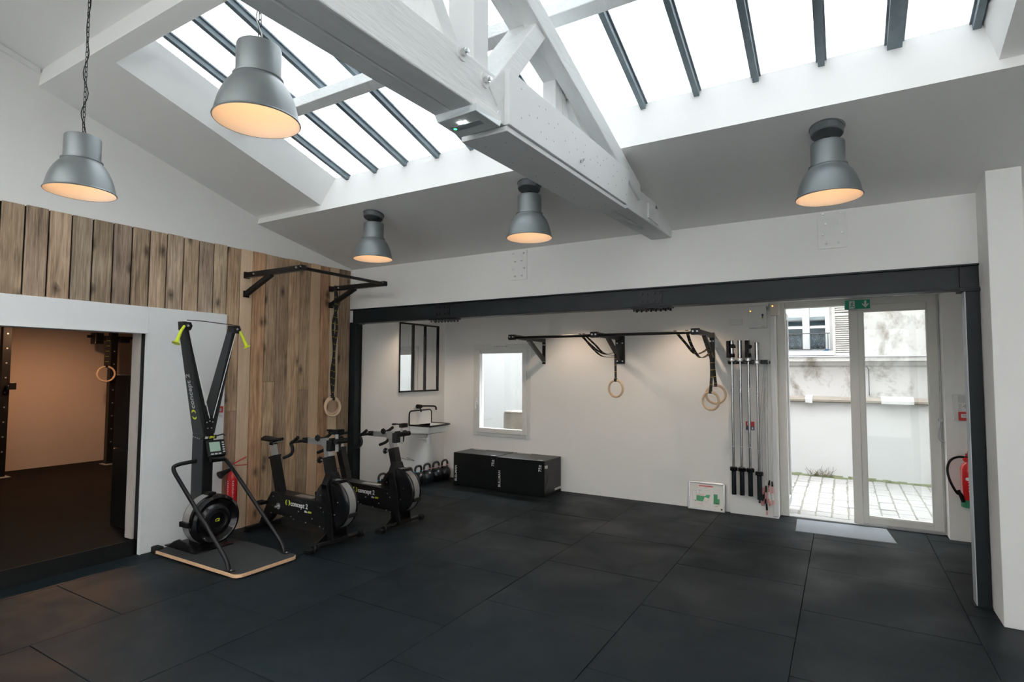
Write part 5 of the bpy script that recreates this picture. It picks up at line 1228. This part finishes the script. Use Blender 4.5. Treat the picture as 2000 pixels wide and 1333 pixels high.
# ---- exit sign
def exit_sign():
    y = 7.235; x0, x1, z0, z1 = .034, .280, 2.368, 2.478
    t = thing('exit_sign', 'green exit sign with running man and arrow above the door', 'exit sign', ((x0+x1)/2, y, z0))
    ob('panel', MB().box(x0, x1, y, y+.03, z0, z1), WHITEP, t, bevel=.002)
    ob('green_face', MB().box(x0+.006, x1-.004, y-.002, y, z0+.006, z1-.004), SIGNG, t)
    yy = y-.003
    m = MB()
    def poly(q, p, y0_): q.prism([(x0+.046+a*.052, z0+.012+b*.084) for a, b in p], 'y', y0_, y-.0015)
    poly(m, [(0, 0), (1, 0), (1, 1), (0, 1)], yy)
    g = MB()
    for pl in ([(.40, .42), (.58, .42), (.66, .72), (.46, .72)], [(.44, .42), (.60, .44), (.78, .24), (.92, .24), (.90, .14), (.70, .14)], [(.40, .46), (.54, .42), (.42, .22), (.16, .12), (.12, .22), (.32, .30)],
               [(.56, .70), (.64, .72), (.86, .56), (.80, .48)], [(.46, .72), (.48, .62), (.26, .54), (.22, .62)]): poly(g, pl, yy-.001)
    g.disc((x0+.046+.62*.052, y-.002, z0+.012+.84*.084), .0065, (0, -1, 0), .002, 12)
    ob('green_figure', g, SIGNG, t)
    ob('white_doorway', m, WHITEI, t)
    m = MB(); cx = x0+.198
    m.prism([(cx-.010, z0+.055), (cx+.010, z0+.055), (cx+.010, z0+.095), (cx-.010, z0+.095)], 'y', yy, y-.0015).prism([(cx-.031, z0+.055), (cx-.031, z0+.070), (cx, z0+.036), (cx, z0+.016)], 'y', yy, y-.0015).prism([(cx+.031, z0+.055), (cx+.031, z0+.070), (cx, z0+.036), (cx, z0+.016)], 'y', yy, y-.0015).prism([(cx-.012, z0+.05), (cx+.012, z0+.05), (cx+.010, z0+.06), (cx-.010, z0+.06)], 'y', yy, y-.0015).prism([(cx-.02, z0+.055), (cx, z0+.03), (cx+.02, z0+.055)], 'y', yy, y-.0015)
    ob('down_arrow', m, WHITEI, t)
exit_sign()
# ---- alarm panel
t = thing('alarm_panel', 'white alarm unit marked TYPE 4 with red call point right of the door', 'alarm', (1.0, YF-.07, 1.19))
yy = YF-.03
ob('housing', MB().box(.945, 1.085, yy-.055, yy, 1.20, 1.455), WHITEP, t, bevel=.004)
ob('speaker_cover', MB().box(.985, 1.078, yy-.060, yy-.054, 1.375, 1.447), mat('light_grey_cover', (.60, .60, .59), .5), t, bevel=.003)
text('lettering', 'TYPE', .034, (1.010, yy-.0555, 1.29), (0, 0, 1), (-1, 0, 0), GREYI, t)
text('lettering', '4', .062, (1.018, yy-.0555, 1.318), (1, 0, 0), (0, 0, 1), GREYI, t)
cp_ = ob('call_point', MB().box(.982, 1.085, yy-.075, yy-.05, 1.198, 1.285), REDP, t, bevel=.004)
ob('call_glass', MB().box(1.0, 1.068, yy-.077, yy-.074, 1.228, 1.265), WHITEP, cp_); ob('call_mark', MB().box(1.015, 1.022, yy-.0785, yy-.076, 1.243, 1.250).box(1.030, 1.037, yy-.0785, yy-.076, 1.243, 1.250).box(1.045, 1.052, yy-.0785, yy-.076, 1.243, 1.250), BLACK, cp_)

# ---- fire extinguishers
def extinguisher(label, x, y, z, r, h, wide, hose):
    t = thing('fire_extinguisher', label, 'fire extinguisher', (x, y, z))
    k = r
    ob('cylinder', MB().lathe([(0, .0), (k*.9, .0), (k, .015), (k, h*.80), (k*.97, h*.86), (k*.80, h*.94), (k*.45, h*.99), (k*.30, h), (0, h)], (x, y, z), 'z', 32, False), RED, t, True)
    ob('valve', MB().tube([(x, y, z+h), (x, y, z+h+.05)], .018, 14).tube([(x-.03, y-.01, z+h+.025), (x+.02, y, z+h+.025)], .011, 10), ZINC, t, True)
    if wide:
        ob('base_skirt', MB().lathe([(0, -.012), (k*1.03, -.012), (k*1.05, .0), (k*1.05, .055), (k*1.0, .06), (0, .06)], (x, y, z), 'z', 32, False), GREENP, t, True)
        ob('lever', MB().box(x-.035, x+.06, y-.012, y+.012, z+h+.045, z+h+.075).box(x-.02, x+.06, y-.012, y+.012, z+h+.075, z+h+.10), REDP, t, bevel=.006)
        ob('gauge', MB().tube([(x-.04, y-.035, z+h+.02), (x-.04, y-.05, z+h+.02)], .022, 16), RED, t, True)
        hz = ob('hose', MB().tube(smooth_path([(x-.01, y-.02, z+h+.035), (x-.09, y-.02, z+h+.04), (x-.155, y-.02, z+h-.0), (x-.182, y-.02, z+h-.09), (x-.165, y-.03, z+h-.20), (x-.115, y-.04, z+h-.31), (x-.082, y-.05, z+.11), (x-.072, y-.05, z+.06)], 6), .011, 12), BLACKM, t, True)
        ob('nozzle', MB().tube([(x-.105, y-.045, z+.15), (x-.068, y-.05, z+.04)], [.013, .018], 12), BLACKM, t, True)
        m = MB().disc((x-.035, y-k*.93, z+h*.62), .016, (-.2, -1, 0), .003, 16)
        for j in range(5): m.box(x-.03+j*.0, x+.05-.01*(j % 2), y-k*1.02+.004*0, y-k*.90, z+.15+j*.028, z+.156+j*.028)
        ob('label_print', m, WHITEI, t)
    else:
        ob('lever', MB().bar((x-.005, y+.0, z+h+.055), (x+.02, y+.14, z+h+.115), .018, .010).bar((x-.005, y+.0, z+h+.04), (x+.02, y+.145, z+h+.035), .018, .008), REDP, t, bevel=.003)
        lb = MB().lathe([(k+.0006, h*.42), (k+.0012, h*.42), (k+.0012, h*.80), (k+.0006, h*.80)], (x, y, z), 'z', 32, False)
        b_ = MB()
        for j in range(9):
            zz = z+h*.42+j*h*.042
            for a0 in range(6):
                a = -1.5+a0*.32; l = .22+.08*((j+a0) % 2)
                p = lambda aa, rr, dz: (x+rr*math.cos(aa), y+rr*math.sin(aa), zz+dz)
                if (j*3+a0) % 3 == 0: b_.hexa([p(a, k, 0), p(a+l, k, 0), p(a+l, k+.0012, 0), p(a, k+.0012, 0)], [p(a, k, .009), p(a+l, k, .009), p(a+l, k+.0012, .009), p(a, k+.0012, .009)])
        ob('label_print', b_, mat('faded_white_print', (.62, .45, .45), .6), t)
        ob('wall_bracket', MB().box(XL+.022, XL+.03, y-.02, y+.01, z+h+.0, z+h+.09).box(XL+.022, x, y-.01, y+.0, z+h+.01, z+h+.02), ZINC, t)
        ob('discharge_horn', MB().tube([(x+.02, y-.03, z+h+.01), (x+.03, y-.12, z+h-.015), (x+.035, y-.16, z+h-.03)], [.014, .028, .040], 16), BLACKM, t, True)
    return t
extinguisher('slim red fire extinguisher on the plank wall behind the ski trainer', XL+.085, 3.565, .17, .052, .47, False, False)
extinguisher('red fire extinguisher with green base and black hose right of the door', 1.052, YF-.13, .375, .078, .43, True, True)
t = thing('extinguisher_sign', 'small red and white notice on the white panel behind the ski trainer', 'sign', (XL+.043, 3.43, 1.2))
ob('red_part', MB().box(XL+.042, XL+.045, 3.375, 3.47, 1.235, 1.30), REDP, t); ob('white_part', MB().box(XL+.042, XL+.045, 3.375, 3.47, 1.18, 1.235), WHITEI, t)
ob('lettering', MB().box(XL+.045, XL+.046, 3.385, 3.46, 1.20, 1.205).box(XL+.045, XL+.046, 3.385, 3.44, 1.215, 1.22).box(XL+.045, XL+.046, 3.41, 3.45, 1.25, 1.28), GREYI, t)

# ================================================================== SIDE ROOM
t = thing('training_rack', 'black upright steel rack in the dim side room', 'rack', (-10.33, 3.9, .138))
for y in (3.20, 4.57):
    u = ob('upright', MB().box(-10.38, -10.28, y-.05, y+.05, .145, 2.62), BLACK, t, bevel=.003)
    ob('foot_plate', MB().box(-10.42, -10.20, y-.09, y+.09, .138, .148), STEELL, u)
    m = MB()
    for k in range(10): m.tube([(-10.28, y, .5+k*.21), (-10.272, y, .5+k*.21)], .011, 8)
    ob('bolt', m, ZINC, u)
ob('crossbar', MB().tube([(-10.33, 4.2, 2.20), (-10.33, 5.4, 2.20)], .024, 10).tube([(-10.33, 3.2, 2.50), (-10.33, 4.57, 2.50)], .024, 10), BLACK, t, True)
ob('bracket', MB().box(-10.42, -10.25, 4.28, 4.40, 2.08, 2.26).box(-10.40, -10.26, 4.40, 4.60, 2.14, 2.22).box(-10.40, -10.28, 4.66, 4.80, 2.12, 2.22), BLACK, t, bevel=.006)
ob('hook', MB().box(-10.28, -10.20, 3.20, 3.30, 1.38, 1.44).box(-10.22, -10.19, 3.22, 3.30, 1.38, 1.48), BLACK, t, bevel=.006)
gym_ring('gym_ring', 'amber wooden ring hanging in the dim side room', (-10.25, 4.45, 1.60), .12, (.15, 1, 0), (0, 0, 1), [[(-10.26, 4.47, 2.20), (-10.25, 4.455, 1.95), (-10.25, 4.45, 1.73)]], w=.075)
t = thing('standing_mat', 'tall black padded mat standing inside the side doorway', 'mat', (-6.0, 2.95, .138))
ob('upper_section', MB().box(-6.26, -5.74, 2.80, 3.02, .90, 1.62), VINYL, t, bevel=.015)
ob('lower_section', MB().box(-6.26, -5.74, 2.80, 3.02, .138, .892), VINYL, t, bevel=.015)
